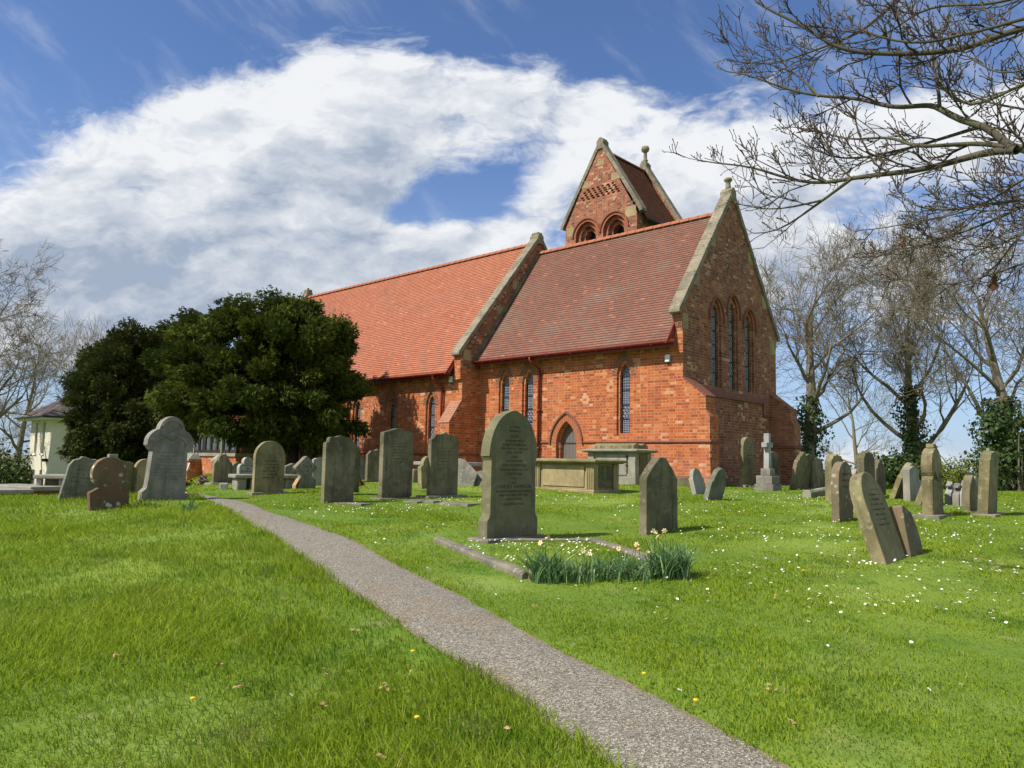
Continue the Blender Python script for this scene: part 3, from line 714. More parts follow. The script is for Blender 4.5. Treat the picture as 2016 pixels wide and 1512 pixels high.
# parapet backing under copings so roofs meet masonry
pb=MB(); pb.prism([(.0,5.3),(.25,5.3),(CW/2,9.2),(CW-.25,5.3),(CW,5.3),(CW+.1,5.85),(CW/2,9.97),(-.1,5.85)],lambda a,b,q:(q,a,b),-.285,-.003); pb.build('gable_parapet',M['brick_e'],church)
pb=MB(); pb.prism([(-NS+.002,4.75),(NN-.002,4.75),(NN+.08,5.2),(3,10.05),(-NS-.08,5.2)],lambda a,b,q:(q,a,b),-CL-.318,-CL+.012); pb.build('gable_parapet',M['brick_e'],church)
def quoin(x0,x1,y0,y1,z0,z1,par): q=MB(); q.box(x0,x1,y0,y1,z0,z1); q.build('quoin_stone',M['s_buff'],par)
for (y,z,w_,h_) in ((-.005,5.40,.3,.42),(CW-.40,5.30,.40,.50),(.62,6.75,.34,.4),(CW-.95,6.75,.34,.4),(1.62,8.1,.3,.36),(CW-1.92,8.1,.3,.36)):
    quoin(-.02,.004,y,y+w_,z,z+h_,church)
for (y,z,w_,h_) in ((-.82,5.02,.34,.36),(.75,6.85,.36,.30),(1.55,7.9,.34,.32)):
    quoin(-CL,-CL+.0165,y,y+w_,z,z+h_,church)
lf=MB(); ang=math.atan2(CR-4.98,CW/2+.36)
lf.prism([(-.36,5.0),(-.36,5.12),(2.9,CR+.02),(2.9,CR-.10)],lambda a,b,q:(q,a,b),-CL+.013,-CL+.12); lf.build('flashing',M['s_dark'],church)
fn=MB(); fn.lathe([(.10,0),(.085,.16),(.075,.2),(.075,.30),(.12,.33),(.135,.38),(.10,.42),(.02,.44)],(-.12,CW/2,10.15),12); fn.build('finial',M['s_cope'],church,smooth=True)
nf=MB(); nf.box(-CL-.3,-CL+.05,2.86,3.14,10.2,10.34); nf.build('finial',M['s_cope'],church,bevel=.04)
wf=MB(); wf.box(-NW-.02,-NW+.3,2.84,3.16,10.2,10.36); wf.box(-NW+.09,-NW+.19,2.95,3.05,10.36,10.46); wf.build('finial',M['s_cope'],church,bevel=.03)
# ---- bell tower
tx0,tx1,ty0,ty1=-9.05,-5.5,6.0,9.45; txm=(tx0+tx1)/2; TA,TK=14.62,11.45
tw=MB(); TS=Smap(ty0); th_=[]
tq=[]
for cx,a in ((-7.97,.40),(-6.57,.40)):
    A=arch(cx,10.0,10.92,a+.15,.60); B=arch(cx,10.0,10.90,a,.46); Cc=arch(cx,10.0,10.88,a-.13,.32)
    for (p_,d0,q_,d1) in ((A,0,A,.14),(A,.14,B,.14),(B,.14,B,.30),(B,.30,Cc,.30),(Cc,.30,Cc,.6)):
        tw.strip([TS(p,q,d0) for p,q in p_],[TS(p,q,d1) for p,q in q_],True)
    th_.append(A); tq.append((cx,a))
for r_ in range(5):      # open honeycomb brick band
    z=12.42+r_*.098; half=(TA-z)/(TA-TK)*(tx1-tx0)/2-.20
    x=txm-half+(.0 if r_%2 else .125)
    while x+.13<txm+half:
        H_=[(x,z),(x+.125,z),(x+.125,z+.078),(x,z+.078)]; th_.append(H_); tw.strip([TS(p,q,0) for p,q in H_],[TS(p,q,.22) for p,q in H_],True); x+=.25
tw.holed([(tx0,6.0),(tx1,6.0),(tx1,TK),(txm,TA),(tx0,TK)],th_,TS)
tw.quad((tx1,ty0,6),(tx1,ty1,6),(tx1,ty1,TK),(tx1,ty0,TK)); tw.quad((tx0,ty0,6),(tx0,ty1,6),(tx0,ty1,TK),(tx0,ty0,TK))
tw.quad((tx0,ty1,6),(tx1,ty1,6),(tx1,ty1,TK),(txm,ty1,TA),(tx0,ty1,TK))
tower=tw.build('tower',M['brick_t'],church)
for cx,a in tq:
    ring(cx,10.92,a+.15,.60,.11,TS,.008,19,parent=tower)
    ring(cx,10.90,a+.012,.468,.12,lambda p,q,d=0:TS(p,q,d+.14),.006,17,parent=tower)
    o=np.array(arch(cx,10.9,10.92,a+.31,.755,n=14)[2:]); i_=np.array(arch(cx,10.9,10.92,a+.265,.705,n=14)[2:]); hoodm(TS,o,i_,tower)
bk=MB(); bk.box(tx0+.2,tx1-.2,ty0+.62,ty0+.66,9.9,11.9); bk.box(tx0+.6,tx1-.6,ty0+.24,ty0+.26,12.3,13.0); bk.build('belfry_shade_sheet',M['black'],tower)  # black sheets behind the openings, coloured to stand in for the shade inside
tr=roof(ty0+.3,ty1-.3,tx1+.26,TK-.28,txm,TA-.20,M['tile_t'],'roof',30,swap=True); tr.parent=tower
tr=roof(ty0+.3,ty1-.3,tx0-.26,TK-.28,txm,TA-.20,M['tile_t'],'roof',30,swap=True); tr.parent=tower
rt=ridge(ty0+.32,ty1-.32,txm,TA-.17,M['arch_d'],1); rt.parent=tower
for a_,b_ in ((ty0-.05,ty0+.32),(ty1-.32,ty1+.05)):
    c_=coping(a_,b_,tx0-.12,tx1+.12,TK+.04,TA-.01,th=.15,plane='y'); c_.parent=tower
for (x,z,w_,h_) in ((tx0+.05,11.05,.36,.38),(tx1-.55,11.3,.50,.42),(txm-1.02,12.98,.4,.26),(txm+.55,12.98,.42,.28),(txm-.16,13.75,.32,.25)):
    quoin(x,x+w_,ty0-.004,ty0+.02,z,z+h_,tower)
fn=MB(); fn.lathe([(.12,0),(.10,.14),(.085,.18),(.13,.22),(.085,.27),(.07,.55),(.085,.60),(.16,.66),(.185,.76),(.15,.86),(.04,.90)],(txm,ty1-.13,TA+.12),14); fn.build('finial',M['s_cope'],tower,smooth=True)
sf=MB(); sf.box(txm-.13,txm+.13,ty0-.02,ty0+.3,TA+.18,TA+.26); sf.build('finial',M['s_cope'],tower,bevel=.03)
g=MB(); g.tube([(tx1+.30,ty0+.3,TK-.3),(tx1+.30,ty1-.3,TK-.3)],.06,8); g.build('gutter',M['black'],tower)
# ---- south porch
px0,px1,pys,pye=-19.6,-15.8,-4.7,-NS
pm=MB(); pm.box(px0,px1,pys,pys+.3,-.4,1.62); pm.box(px1-.3,px1-.0,pys+.301,pye-.002,-.4,1.62); pm.box(px0,px0+.3,pys+.301,pye-.002,-.4,1.62)
porch=pm.build('porch',M['brick'],church)
pl=MB(); pl.box(px0-.05,px1+.05,pys-.06,pys+.36,1.621,1.74); pl.box(px1-.36,px1+.05,pys+.361,pye-.002,1.621,1.74); pl.box(px0-.05,px0+.36,pys+.361,pye-.002,1.621,1.74); pl.build('sill',M['s_pale'],porch)
pt=MB()
for x in np.linspace(px0+.1,px1-.25,8): pt.box(x,x+.14,pys+.05,pys+.19,1.742,2.75)
for y in np.linspace(pys+.7,pye-.25,6): pt.box(px1-.25,px1-.11,y,y+.14,1.742,2.75)
pt.box(px0,px1,pys+.03,pys+.21,2.751,2.95); pt.box(px1-.27,px1-.09,pys+.211,pye-.002,2.751,2.95); pt.box(px0,px1-.27,pys+.06,pys+.18,1.743,1.86)
pt.build('timber_frame',M['timber'],porch)
pg=MB(); pg.box(px0+.1,px1-.15,pys+.10,pys+.115,1.86,2.75); pg.box(px1-.2,px1-.185,pys+.3,pye-.1,1.745,2.75); pg.build('glazing',M['glass_p'],porch)
def lean(parent,x0,x1,xm,y0,y1,ze,zr,mat):
    for xa,sg in ((x0-.35,1),(x1+.35,-1)):
        r_=roof(y0,y1,xa,ze,xm,zr,mat,'roof',30,swap=True); r_.parent=parent
lean(porch,px0,px1,(px0+px1)/2,pys-.35,pye-.0,2.62,4.5,M['tile_n'])
pgm=MB(); pgm.quad((px0,pys+.08,2.951),(px1,pys+.08,2.951),((px0+px1)/2,pys+.08,4.62)); pgm.build('gable',M['timber'],porch)
for u in (-18.75,-16.5):
    b=MB(); b.box(u-.24,u+.24,pys-.55,pys-.002,-.3,1.08); b.prism([(u-.24,1.08),(u+.24,1.08),(u+.2,1.14),(u-.2,1.14)],lambda a,q,d:(a,d,q),pys-.55,pys-.002); b.box(u-.2,u+.2,pys-.45,pys-.002,1.141,1.42)
    p_=b.build('pier',M['brick'],porch)
    c=MB(); c.box(u-.23,u+.23,pys-.50,pys-.003,1.421,1.50)
    c.v+=[(u-.23,pys-.5,1.5),(u+.23,pys-.5,1.5),(u+.23,pys-.003,1.5),(u-.23,pys-.003,1.5),(u-.1,pys-.3,1.68),(u+.1,pys-.3,1.68),(u+.1,pys-.003,1.68),(u-.1,pys-.003,1.68)]
    i=len(c.v)-8; c.f+=[tuple(i+k for k in q) for q in ((0,1,5,4),(1,2,6,5),(3,0,4,7),(4,5,6,7))]
    c.build('pier_cap',M['s_pale'],p_)
    k=MB(); k.tube([(u-.02,pys-.2,1.7),(u-.02,pys-.2,2.75)],.045,8); k.build('post',M['post'],p_)
dp=MB(); dp.tube([(-18.51,pys-.47,1.33),(-18.5,pys-.5,1.22),(-18.51,pys-.53,1.10),(-18.56,pys-.56,.98)],.03,8); dp.build('downpipe',M['whitep'],porch,smooth=True)
stp=MB(); stp.box(-19.3,-16.0,pys-1.1,pys-.551,.0,.62); stp.build('step',M['s_pale'],porch)

# ================================================================== GRAVESTONES (face east like the church; local x north, y west, z up)
RZ=PI/2-YAW
def arc(cx,cz,r,a0,a1,n=8,rz=None):
    rz=rz or r; return [(cx+r*math.cos(R(a0+(a1-a0)*k/n)),cz+rz*math.sin(R(a0+(a1-a0)*k/n))) for k in range(n+1)]
def prof(kind,w,h):
    a=w/2
    if kind=='round': return [(-a,0),(a,0)]+arc(0,h-a,a,0,180,18)
    if kind=='lowround': return [(-a,0),(a,0)]+arc(0,h-a*.55,a,0,180,16,a*.55)
    if kind=='gothic':
        r=a*1.75; c=r-a; rise=math.sqrt(r*r-c*c); zs=h-rise; th=math.degrees(math.atan2(rise,c))
        return [(-a,0),(a,0)]+arc(-c,zs,r,0,th,12)+arc(c,zs,r,180-th,180,12)[1:]
    if kind=='peak': return [(-a,0),(a,0),(a,h-.20*w),(0,h),(-a,h-.20*w)]
    if kind=='lowpeak': return [(-a,0),(a,0),(a,h-.12*w),(a*.1,h),(-a*.1,h),(-a,h-.12*w)]
    if kind=='flat': return [(-a,0),(a,0),(a,h-.03),(a*.8,h),(-a*.7,h-.01),(-a,h-.05)]
    if kind=='pent': return [(-a,0),(a,0),(a*.98,h*.70),(a*.90,h*.745),(a*.62,h*.86),(a*.54,h*.885),(a*.22,h*.99),(0,h),(-a*.18,h*.99),(-a*.54,h*.885),(-a*.62,h*.86),(-a*.95,h*.74),(-a*.98,h*.70)]
    if kind=='shround':   # shoulders then round head
        b=a*.78; return [(-a,0),(a,0)]+arc(a-.09*w,h-.50*w,.09*w,0,80,4)+[(b,h-.41*w)]+arc(0,h-.41*w,b,0,180,14,.41*w)+[(-b,h-.41*w)]+arc(-a+.09*w,h-.50*w,.09*w,100,180,4)
    if kind=='ogee':      # shouldered with central ogee peak
        return [(-a,0),(a,0),(a,h-.24*w),(a*.92,h-.19*w),(a*.78,h-.17*w),(a*.74,h-.11*w),(a*.66,h-.075*w),(a*.3,h-.07*w),(a*.12,h-.04*w),(0,h),(-a*.12,h-.04*w),(-a*.3,h-.07*w),(-a*.66,h-.075*w),(-a*.74,h-.11*w),(-a*.78,h-.17*w),(-a*.92,h-.19*w),(-a,h-.24*w)]
    if kind=='scroll':    # quarter-round shoulders, swept top
        return [(-a,0),(a,0),(a,h-.26*w)]+arc(a-.06*w,h-.26*w,.06*w,0,90,3)+[(a*.80,h-.20*w),(a*.79,h-.13*w)]+arc(a*.79-.07*w,h-.13*w,.07*w,0,90,3)+[(a*.35,h-.05*w),(a*.1,h-.01*w),(0,h),(-a*.1,h-.01*w),(-a*.35,h-.05*w)]+arc(-a*.79+.07*w,h-.13*w,.07*w,90,180,3)+[(-a*.80,h-.20*w)]+arc(-a+.06*w,h-.26*w,.06*w,90,180,3)
    if kind=='stepped':   # notched shoulders and small cusped peak
        return [(-a,0),(a,0),(a,h-.36*w),(a*.86,h-.28*w),(a*.72,h-.30*w),(a*.62,h-.16*w),(a*.30,h-.10*w),(a*.22,h),(-a*.22,h),(-a*.30,h-.10*w),(-a*.62,h-.16*w),(-a*.72,h-.30*w),(-a*.86,h-.28*w),(-a,h-.36*w)]
    if kind=='trefoil':
        r=a*.52; return [(-a,0),(a,0),(a,h-2.2*r)]+arc(a-.42*a,h-2.2*r,.42*a,0,85,5)+arc(0,h-r,r,-38,218,18)+arc(-a+.42*a,h-2.2*r,.42*a,95,180,5)
    if kind=='hour':      # disc head on sloping-shouldered base
        r=a*.86; zc=h-r; return [(-a*.92,0),(a,0),(a*.97,h*.33),(a*.45,h*.44),(a*.38,h*.5)]+arc(0,zc,r,-58,238,26)+[(-a*.38,h*.5),(-a*.45,h*.44),(-a,h*.34)]
    if kind=='discneck':  # small disc on long body
        r=a*1.0; zc=h-r*1.05; return [(-a,0),(a,0),(a,h*.52),(a*.45,h*.66),(a*.36,h*.70)]+arc(0,zc,r*.98,-68,248,26)+[(-a*.36,h*.70),(-a*.45,h*.66),(-a,h*.52)]
    if kind=='brokengothic': return [(-a,0),(a,0),(a*.96,h*.3),(a*.72,h*.58),(a*.30,h*.84),(-a*.45,h*.985),(-a*.7,h),(-a*.86,h*.98),(-a*.95,h*.5)]
    if kind=='worn': return [(-a,0),(a,0),(a*.96,h*.78),(a*.70,h*.90),(a*.45,h*.96),(a*.2,h*.955),(0,h*.99),(-a*.12,h),(-a*.3,h*.995),(-a*.34,h*.955),(-a*.62,h*.90),(-a*.78,h*.80),(-a*.80,h*.78)]
    if kind=='diamond':   # cusped diamond head, narrow neck, splayed base
        return [(-a*.86,0),(a,0),(a,h*.27),(a*.72,h*.31),(a*.62,h*.40),(a*.66,h*.50),(a*1.0,h*.60),(a*1.04,h*.66),(a*.60,h*.80),(a*.50,h*.86),(a*.12,h*.985),(0,h),(-a*.14,h*.97),(-a*.52,h*.84),(-a*.66,h*.80),(-a*1.05,h*.665),(-a*1.0,h*.60),(-a*.66,h*.50),(-a*.55,h*.38),(-a*.62,h*.31)]
    raise KeyError(kind)
def slab_mesh(name,poly,th,mat,parent=None,rim=0,bevel=.010,rough=.003,sink=.12):
    P=[(x+random.uniform(-rough,rough),z+random.uniform(-rough,rough)) for x,z in poly]
    P=[(x,(z if z>.001 else -sink)) for x,z in P] if sink else P
    bm=bmesh.new()
    f=[bm.verts.new((x,0,z)) for x,z in P]; b=[bm.verts.new((x,th,z)) for x,z in P]; n=len(P)
    ff=bm.faces.new(f); bm.faces.new(b[::-1])
    for k in range(n): q=(k+1)%n; bm.faces.new((f[q],f[k],b[k],b[q]))
    bmesh.ops.recalc_face_normals(bm,faces=bm.faces)
    if rim:
        r_=bmesh.ops.inset_region(bm,faces=[ff],thickness=rim,depth=0)
        bmesh.ops.translate(bm,verts=ff.verts,vec=(0,.014,0))
    me=bpy.data.meshes.new(name); bm.to_mesh(me); bm.free()
    return link(name,me,mat,parent,bevel)
def text(body,parent,x,z,size,mat=None,y=-.0015,name='inscription',sx=1.0):
    cu=bpy.data.curves.new('lettering','FONT'); cu.body=body; cu.size=size; cu.align_x='CENTER'; cu.extrude=.0012; cu.resolution_u=2
    t=bpy.data.objects.new('lettering',cu); col.objects.link(t)
    dg=bpy.context.evaluated_depsgraph_get(); me=bpy.data.meshes.new_from_object(t.evaluated_get(dg)); bpy.data.objects.remove(t); bpy.data.curves.remove(cu)
    o=link(name,me,mat or M['letter'],parent); o.location=(x,y,z); o.rotation_euler=(PI/2,0,0); o.scale=(sx,1,1); return o
GRAVES={}
def stone(key,px,kind,th,mat,label,w=None,h=None,pitch=0,roll=0,yaw=0,rim=0,Y=None,cat='gravestone',base=None,sinkz=.0,name='gravestone',grp='gravestones in the churchyard'):
    """px=(left,right,top,bottom) of the east face in the photograph; stands on the turf where its foot meets it"""
    x0,x1,yt,yb=px; P=gnd((x0+x1)/2,yb) if Y is None else at((x0+x1)/2,yb,Y)
    P[2]=gz1(P[0],P[1]) if Y is None else P[2]
    ym=(yt+yb)/2; a,_=hitE(x0,ym,P); b,_=hitE(x1,ym,P); _,zt=hitE((x0+x1)/2,yt,P)
    w=w or max(.3,b-a); h=h or (zt-P[2])
    g=empty(name,P-np.array([0,0,sinkz]),RZ+R(yaw)) if base else None
    o=slab_mesh('headstone' if base else name,prof(kind,w,h),th,mat,g,rim)
    if base:
        o.rotation_euler=(R(pitch),R(roll),0)
        bw,bd,bh=base; m=MB(); m.box(-w/2-bw,w/2+bw,-bd,th+bd,-.15,bh); m.build('base',M['kerb'] if key!='M1' else M['s_pale'],g,bevel=.015)
        o.location=(0,0,bh-.02)
    else:
        o.location=P-np.array([0,0,sinkz]); o.rotation_euler=(R(pitch),R(roll),RZ+R(yaw))
    tag(g or o,label,cat,grp); GRAVES[key]=(P,w,h,o); return o,w,h
# ---- the tall pointed stone in the middle
P=gnd(1010,1061); P[2]=gz1(P[0],P[1])
gA=empty('gravestone',P,RZ); tag(gA,'tall green pointed-arch gravestone with carved inscription inside the kerbed plot beside the daffodils','gravestone','gravestones in the churchyard')
Wm,Hm=.90,1.56; a=.445
body=[(-.455,0),(.455,0),(.455,.20),(.425,.25),(.41,.29),(.405,.93),(.425,.955),(.425,.985),(.44,1.0)]
r=a*1.92; c=r-a; rise=math.sqrt(r*r-c*c); th_=math.degrees(math.atan2(rise,c)); zs=Hm-rise
HW=[(0,.012),(.012,.05),(.03,.15),(.06,.26),(.10,.38),(.15,.49),(.25,.64),(.36,.75),(.48,.835),(.60,.90),(.72,.945),(.84,.98),(1,1.0)]; ris=1.30*a
body+=[(a*q,Hm-ris*p) for p,q in HW[::-1]]+[(-a*q,Hm-ris*p) for p,q in HW]
body+=[(-.44,1.0),(-.425,.985),(-.425,.955),(-.405,.93),(-.41,.29),(-.425,.25),(-.455,.20)]
oA=slab_mesh('headstone',body,.15,M['s_green'],gA,0,.014); oA.location=(0,0,.03)
m=MB(); m.box(-.54,.54,-.10,.26,-.15,.03); m.build('base',M['kerb'],gA,bevel=.02)
for zz,sz,tx in ((1.335,.030,'IN LOVING'),(1.285,.034,'MEMORY OF'),(1.215,.046,'ELIZA'),(1.165,.030,'THE BELOVED WIFE OF'),(1.110,.044,'JOHN THOMPSON'),(1.065,.034,'WHO DIED DEC. 22ND 1911'),(1.020,.034,'AGED 70 YEARS'),(.965,.026,'AT REST'),(.915,.032,'ALSO THE ABOVE'),(.855,.046,'JOHN THOMPSON'),(.805,.034,'WHO DIED MARCH 1ST 1916'),(.755,.034,'AGED 83 YEARS'),(.70,.026,'AT REST'),(.645,.034,'ALSO'),(.590,.052,'CHARLES F THOMPSON'),(.540,.034,'BELOVED HUSBAND OF FLORENCE'),(.492,.036,'WHO DIED MAY 26TH 1961'),(.444,.036,'AGED 62 YEARS'),(.385,.032,'PEACE PERFECT PEACE')):
    t=text(tx,oA,0,zz,sz*1.18,M['letter'],sx=1.0)
    wd=t.dimensions.x if t.dimensions.x>0 else .5
    if wd>.68: t.scale[0]=.68/wd
m=MB(); m.prism([(0,1.43),(.05,1.395),(.035,1.37),(0,1.385),(-.035,1.37),(-.05,1.395)],lambda p,q,d:(p,d,q),-.006,.01); m.build('carved_emblem',M['s_green'],oA)
# kerbed plot
K0,K1,K2,K3=[gnd(*q) for q in ((864,1067),(1040,1140),(1346,1132),(1166,1064))]
plot=empty('grave_kerb',(K1[0],K1[1],0)); tag(plot,'weathered stone kerb round the daisied plot before the tall pointed gravestone','grave kerb')
def kerb(p,q,wd,hh,par,org,name='kerb_stone',mat=None,n=6):
    p=np.array(p);q=np.array(q); d_=(q-p)[:2]; L=np.hypot(*d_); d_=d_/L; nn=np.array([-d_[1],d_[0]])*wd/2; m=MB(); prev=None
    for k in range(n+1):
        s_=p[:2]+d_*L*k/n; z=gz1(*s_); j=random.uniform(-.012,.012)
        lo=[(*(s_-nn*1.05),z-.15),(*(s_+nn*1.05),z-.15)]; hi=[(*(s_-nn*1.05),z+hh*.72),(*(s_-nn*.62),z+hh+j),(*(s_+nn*.62),z+hh+j),(*(s_+nn*1.05),z+hh*.72)]
        lp=[lo[0]]+hi+[lo[1]]; lp=[(x-org[0],y-org[1],zz) for x,y,zz in lp]
        if prev is None: m.f.append(tuple(range(len(m.v),len(m.v)+6))); m.v+=lp
        else: m.strip(prev,lp,True)
        prev=lp
    m.f.append(tuple(range(len(m.v),len(m.v)+6))); m.v+=prev
    return m.build(name,mat or M['kerb'],par,bevel=.008)
kerb(K0,K1,.13,.06,plot,K1); kerb(K1,K2,.13,.09,plot,K1); kerb(K3,K2,.13,.04,plot,K1); kerb(K0+(K3-K0)*.30,K3,.15,.03,plot,K1)
# ---- left bank
o,w_,h_=stone('L1',(283,368,823,985),'lowround',.16,M['s_grey'],'tall pale grey gravestone with trefoil-arched head and eroded lettering left of the path',w=.80,h=1.42,Y=None)
P=GRAVES['L1'][0]; me=o.data
bpy.data.objects.remove(o)
b2=[(-.40,0),(.40,0),(.40,.13),(.34,.20),(.325,.27),(.30,.82),(.345,.86),(.40,.93),(.40,.97)]+arc(.14,.97,.26,0,70,6)+[(.215,1.24)]+arc(-.03,1.20,.25,8,75,6)+[(0,1.45)]
b2=b2+[(-x,z) for x,z in b2[::-1][1:] if z>0.001]
b2=[(-.40,0)]+[q for q in b2[1:]]
gL=empty('gravestone',P,RZ); tag(gL,'tall pale grey gravestone with trefoil-arched head and eroded lettering left of the path','gravestone','gravestones in the churchyard')
oL=slab_mesh('headstone',b2,.17,M['s_grey'],gL,0,.014); oL.rotation_euler=(R(1),R(2.0),0)
for zz,sz,tx in ((.80,.052,'TO THE MEMORY OF'),(.745,.05,'WILLIAM BRITT'),(.69,.05,'WHO DIED FEB. 8TH 1912'),(.645,.05,'AGED 71 YEARS'),(.58,.045,'ALSO THE ABOVE NAMED'),(.52,.055,'ELLEN STOKELEY BRITT'),(.46,.05,'WIDOW OF WM. BRITT'),(.405,.05,'WHO DIED IN THE YEAR 1920'),(.355,.05,'AGED 72 YEARS')):
    t=text(tx,oL,0,zz,sz,M['letter_l']); wd=t.dimensions.x or .5
    t.scale[0]=min(1,.50/wd)
m=MB(); A1=arc(0,1.20,.20,20,160,10); A2=arc(0,1.20,.165,20,160,10); m.prism(A1+A2[::-1],lambda p,q,d:(p,d,q),-.02,.01)
m.build('carved_hood',M['s_grey'],oL)
m=MB(); m.lathe([(.0,-.02),(.055,-.015),(.075,0),(.055,.02),(.02,.03)],(0,0,0),8); cb=m.build('carved_boss',M['s_grey'],oL); cb.location=(0,-.01,1.10); cb.rotation_euler=(PI/2,0,0); cb.scale=(1.3,1,1)
m=MB(); A1=arc(0,.93,.30,18,162,12,.20); A2=arc(0,.93,.275,18,162,12,.18); m.prism(A1+A2[::-1],lambda p,q,d:(p,d,q),-.012,.01); m.build('scroll_band',M['s_grey'],oL)
stone('L2',(181,250,902,1003),'hour',.12,M['s_red'],'low red-brown lichened gravestone with a round disc head on a sloping base',w=.58,h=.80,roll=-3)
stone('L3',(122,192,903,984),'worn',.09,M['s_lich'],'broad mottled grey-green gravestone with worn top leaning to the right on the bank',w=.66,h=.72,roll=5,pitch=6)
stone('L4',(196,262,905,980),'scroll',.10,M['s_olive'],'grey-brown shouldered gravestone partly behind the round-headed red lichened one',w=.66,h=.68,Y=13.9,pitch=3)
# ringed cross behind
P=at(219,972,15.2); P[2]=gz1(P[0],P[1]); cg=empty('stone_cross',P,RZ); tag(cg,'ringed stone cross showing only its head above the shouldered gravestone','stone cross')
zt=at(219,894,15.2)[2]-P[2]
m=MB(); m.box(-.085,.085,0,.12,-.1,zt); m.box(-.24,.24,.004,.116,zt-.37,zt-.22); m.build('cross',M['s_pale'],cg,bevel=.012)
m=MB(); A1=arc(0,zt-.29,.235,0,360,36); A2=arc(0,zt-.29,.185,0,360,36)
m.strip([(x,.03,z) for x,z in A1],[(x,.03,z) for x,z in A2]); m.strip([(x,.09,z) for x,z in A1],[(x,.09,z) for x,z in A2]); m.strip([(x,.03,z) for x,z in A1],[(x,.09,z) for x,z in A1]); m.strip([(x,.03,z) for x,z in A2],[(x,.09,z) for x,z in A2]); m.build('ring',M['s_olive'],cg)
stone('L5',(272,300,906,962),'hour',.12,M['s_buff'],'buff disc-headed gravestone mostly hidden behind the tall pale grey one',w=.52,h=.62,Y=16.2)
P=gnd(267,968); kg=empty('grave_kerb',(P[0],P[1],0)); tag(kg,'low orange-stained stone kerb on the bank behind the tall grey gravestone','grave kerb')
kerb(P+Ev*.1-Nv*.3,P+Nv*.55+Ev*.1,.16,.14,kg,P,mat=M['s_orange'],n=3)
# table tombs on the left bank
def table_tomb(name,P,rz,L,Wd,h,th,label,legs,mat,top,brick=False):
    g=empty(name,P,rz); tag(g,label,'table tomb')
    m=MB(); m.box(-L/2,L/2,-Wd/2,Wd/2,h-th,h); m.build('ledger',top,g,bevel=.02)
    if brick:
        m=MB(); m.box(-L/2+.12,L/2-.12,-Wd/2+.1,Wd/2-.1,-.4,h-th); m.build('brick_base',M['brick'],g)
    else:
        for sx in (-1,1):
            for sy in (-1,1):
                m=MB(); m.box(sx*(L/2-.10)-.05,sx*(L/2-.10)+.05,sy*(Wd/2-.10)-.05,sy*(Wd/2-.10)+.05,-.4,h-th); m.build('leg',mat,g,bevel=.01)
        m=MB(); m.box(-L/2+.2,L/2-.2,-Wd/2+.16,Wd/2-.16,-.4,h-th-.001); m.build('panel',M['s_dark'],g)
    return g
P=at(48,968,15.6); P[2]=gz1(P[0],P[1])-.02; zt=at(48,955,15.6)[2]-P[2]; table_tomb('ledger_tomb',P,-YAW+R(14),1.75,.75,max(.25,zt),.09,'low flat ledger tomb on crumbling brick legs at the left edge of the bank',4,M['s_pale'],M['s_pale'],True)
P=at(112,972,15.9); P[2]=gz1(P[0],P[1])-.05; zt=at(108,934,15.9)[2]-P[2]; table_tomb('table_tomb',P,-YAW-R(38),.85,.62,max(.4,zt),.08,'small table tomb with slab on stone legs behind the leaning mottled gravestone',4,M['s_pale'],M['s_pale'])
P=at(4,976,14.6); P[2]=gz1(P[0],P[1]); table_tomb('ledger_slab',P,-YAW+R(8),1.2,.6,.20,.08,'dark low slab tomb cut by the left edge of the photo',4,M['s_dark'],M['s_pale'],True)
# ---- middle group
o,w_,h_=stone('C1',(500,559,870,973),'round',.10,M['s_olive'],'round-headed gravestone with raised rim right of the path top',rim=.035,base=(.07,.06,.04))
stone('C2',(638,696,857,990),'scroll',.10,M['s_dark'],'tall dark scroll-shouldered gravestone streaked with damp, right of the round-headed one')
stone('C3',(752,811,843,982),'lowpeak',.12,M['s_dark'],'tall dark slab gravestone with a low gabled top and pale flecks',base=(.12,.1,.02))
stone('C4',(847,901,853,980),'ogee',.11,M['s_dark'],'dark gravestone with small ogee peak and stepped shoulders before the nave buttress',base=(.16,.14,.05))
stone('B',(1273,1336,901,1048),'pent',.12,M['s_dark'],'dark pentagonal gravestone with notched shoulders standing alone right of the tall pointed one',w=.80,h=1.02,rim=0)
def worn(key,z0,z1,rows,frac,mat=None):
    """rows of eroded incised marks, too worn to read"""
    o=GRAVES[key][3]; w_=GRAVES[key][1]; r_=random.Random(len(key)*31+rows)
    for k in range(rows):
        z=z1-(z1-z0)*k/max(1,rows-1); x=-w_*frac*.5*r_.uniform(.7,1); xe=-x; m=MB()
        while x<xe:
            l=r_.uniform(.008,.03); hh=r_.uniform(.010,.022)
            if r_.random()<.75: m.box(x,x+l,-.0022,.004,z-hh*.5,z+hh*.5)
            x+=l+r_.uniform(.006,.014)
        m.build('worn_line',mat or M['worn'],o,fix=False)
worn('B',.46,.80,8,.5,M['s_lich']); worn('C1',.30,.62,6,.55); worn('C3',.70,1.05,7,.6); worn('C4',.55,.95,7,.6)
stone('M1',(420,456,895,953),'trefoil',.12,M['s_dark'],'squat dark gravestone with trefoil top in front of the porch pier',base=(.1,.1,.03))
o,w_,h_=stone('M2',(470,503,900,954),'trefoil',.12,M['s_white'],'white trefoil-topped gravestone with a carved cross and neat lettering',rim=.03)
for zz,tx in ((.42,'In Loving Memory'),(.34,'OF'),(.28,'BELOVED WIFE'),(.22,'WHO DIED'),(.16,'AGED 64 YEARS')): t=text(tx,o,0,h_*zz/.62,.055,M['letter'],y=.012); t.scale[0]=min(1,(w_*.75)/(t.dimensions.x or .4))
m=MB(); 
for an in (0,90,180,270): m.prism([(p+.055*math.cos(R(an)),q+.055*math.sin(R(an))) for p,q in arc(0,0,.042,0,360,10)[:-1]],lambda p,q,d:(p,d,q),-.002,.015)
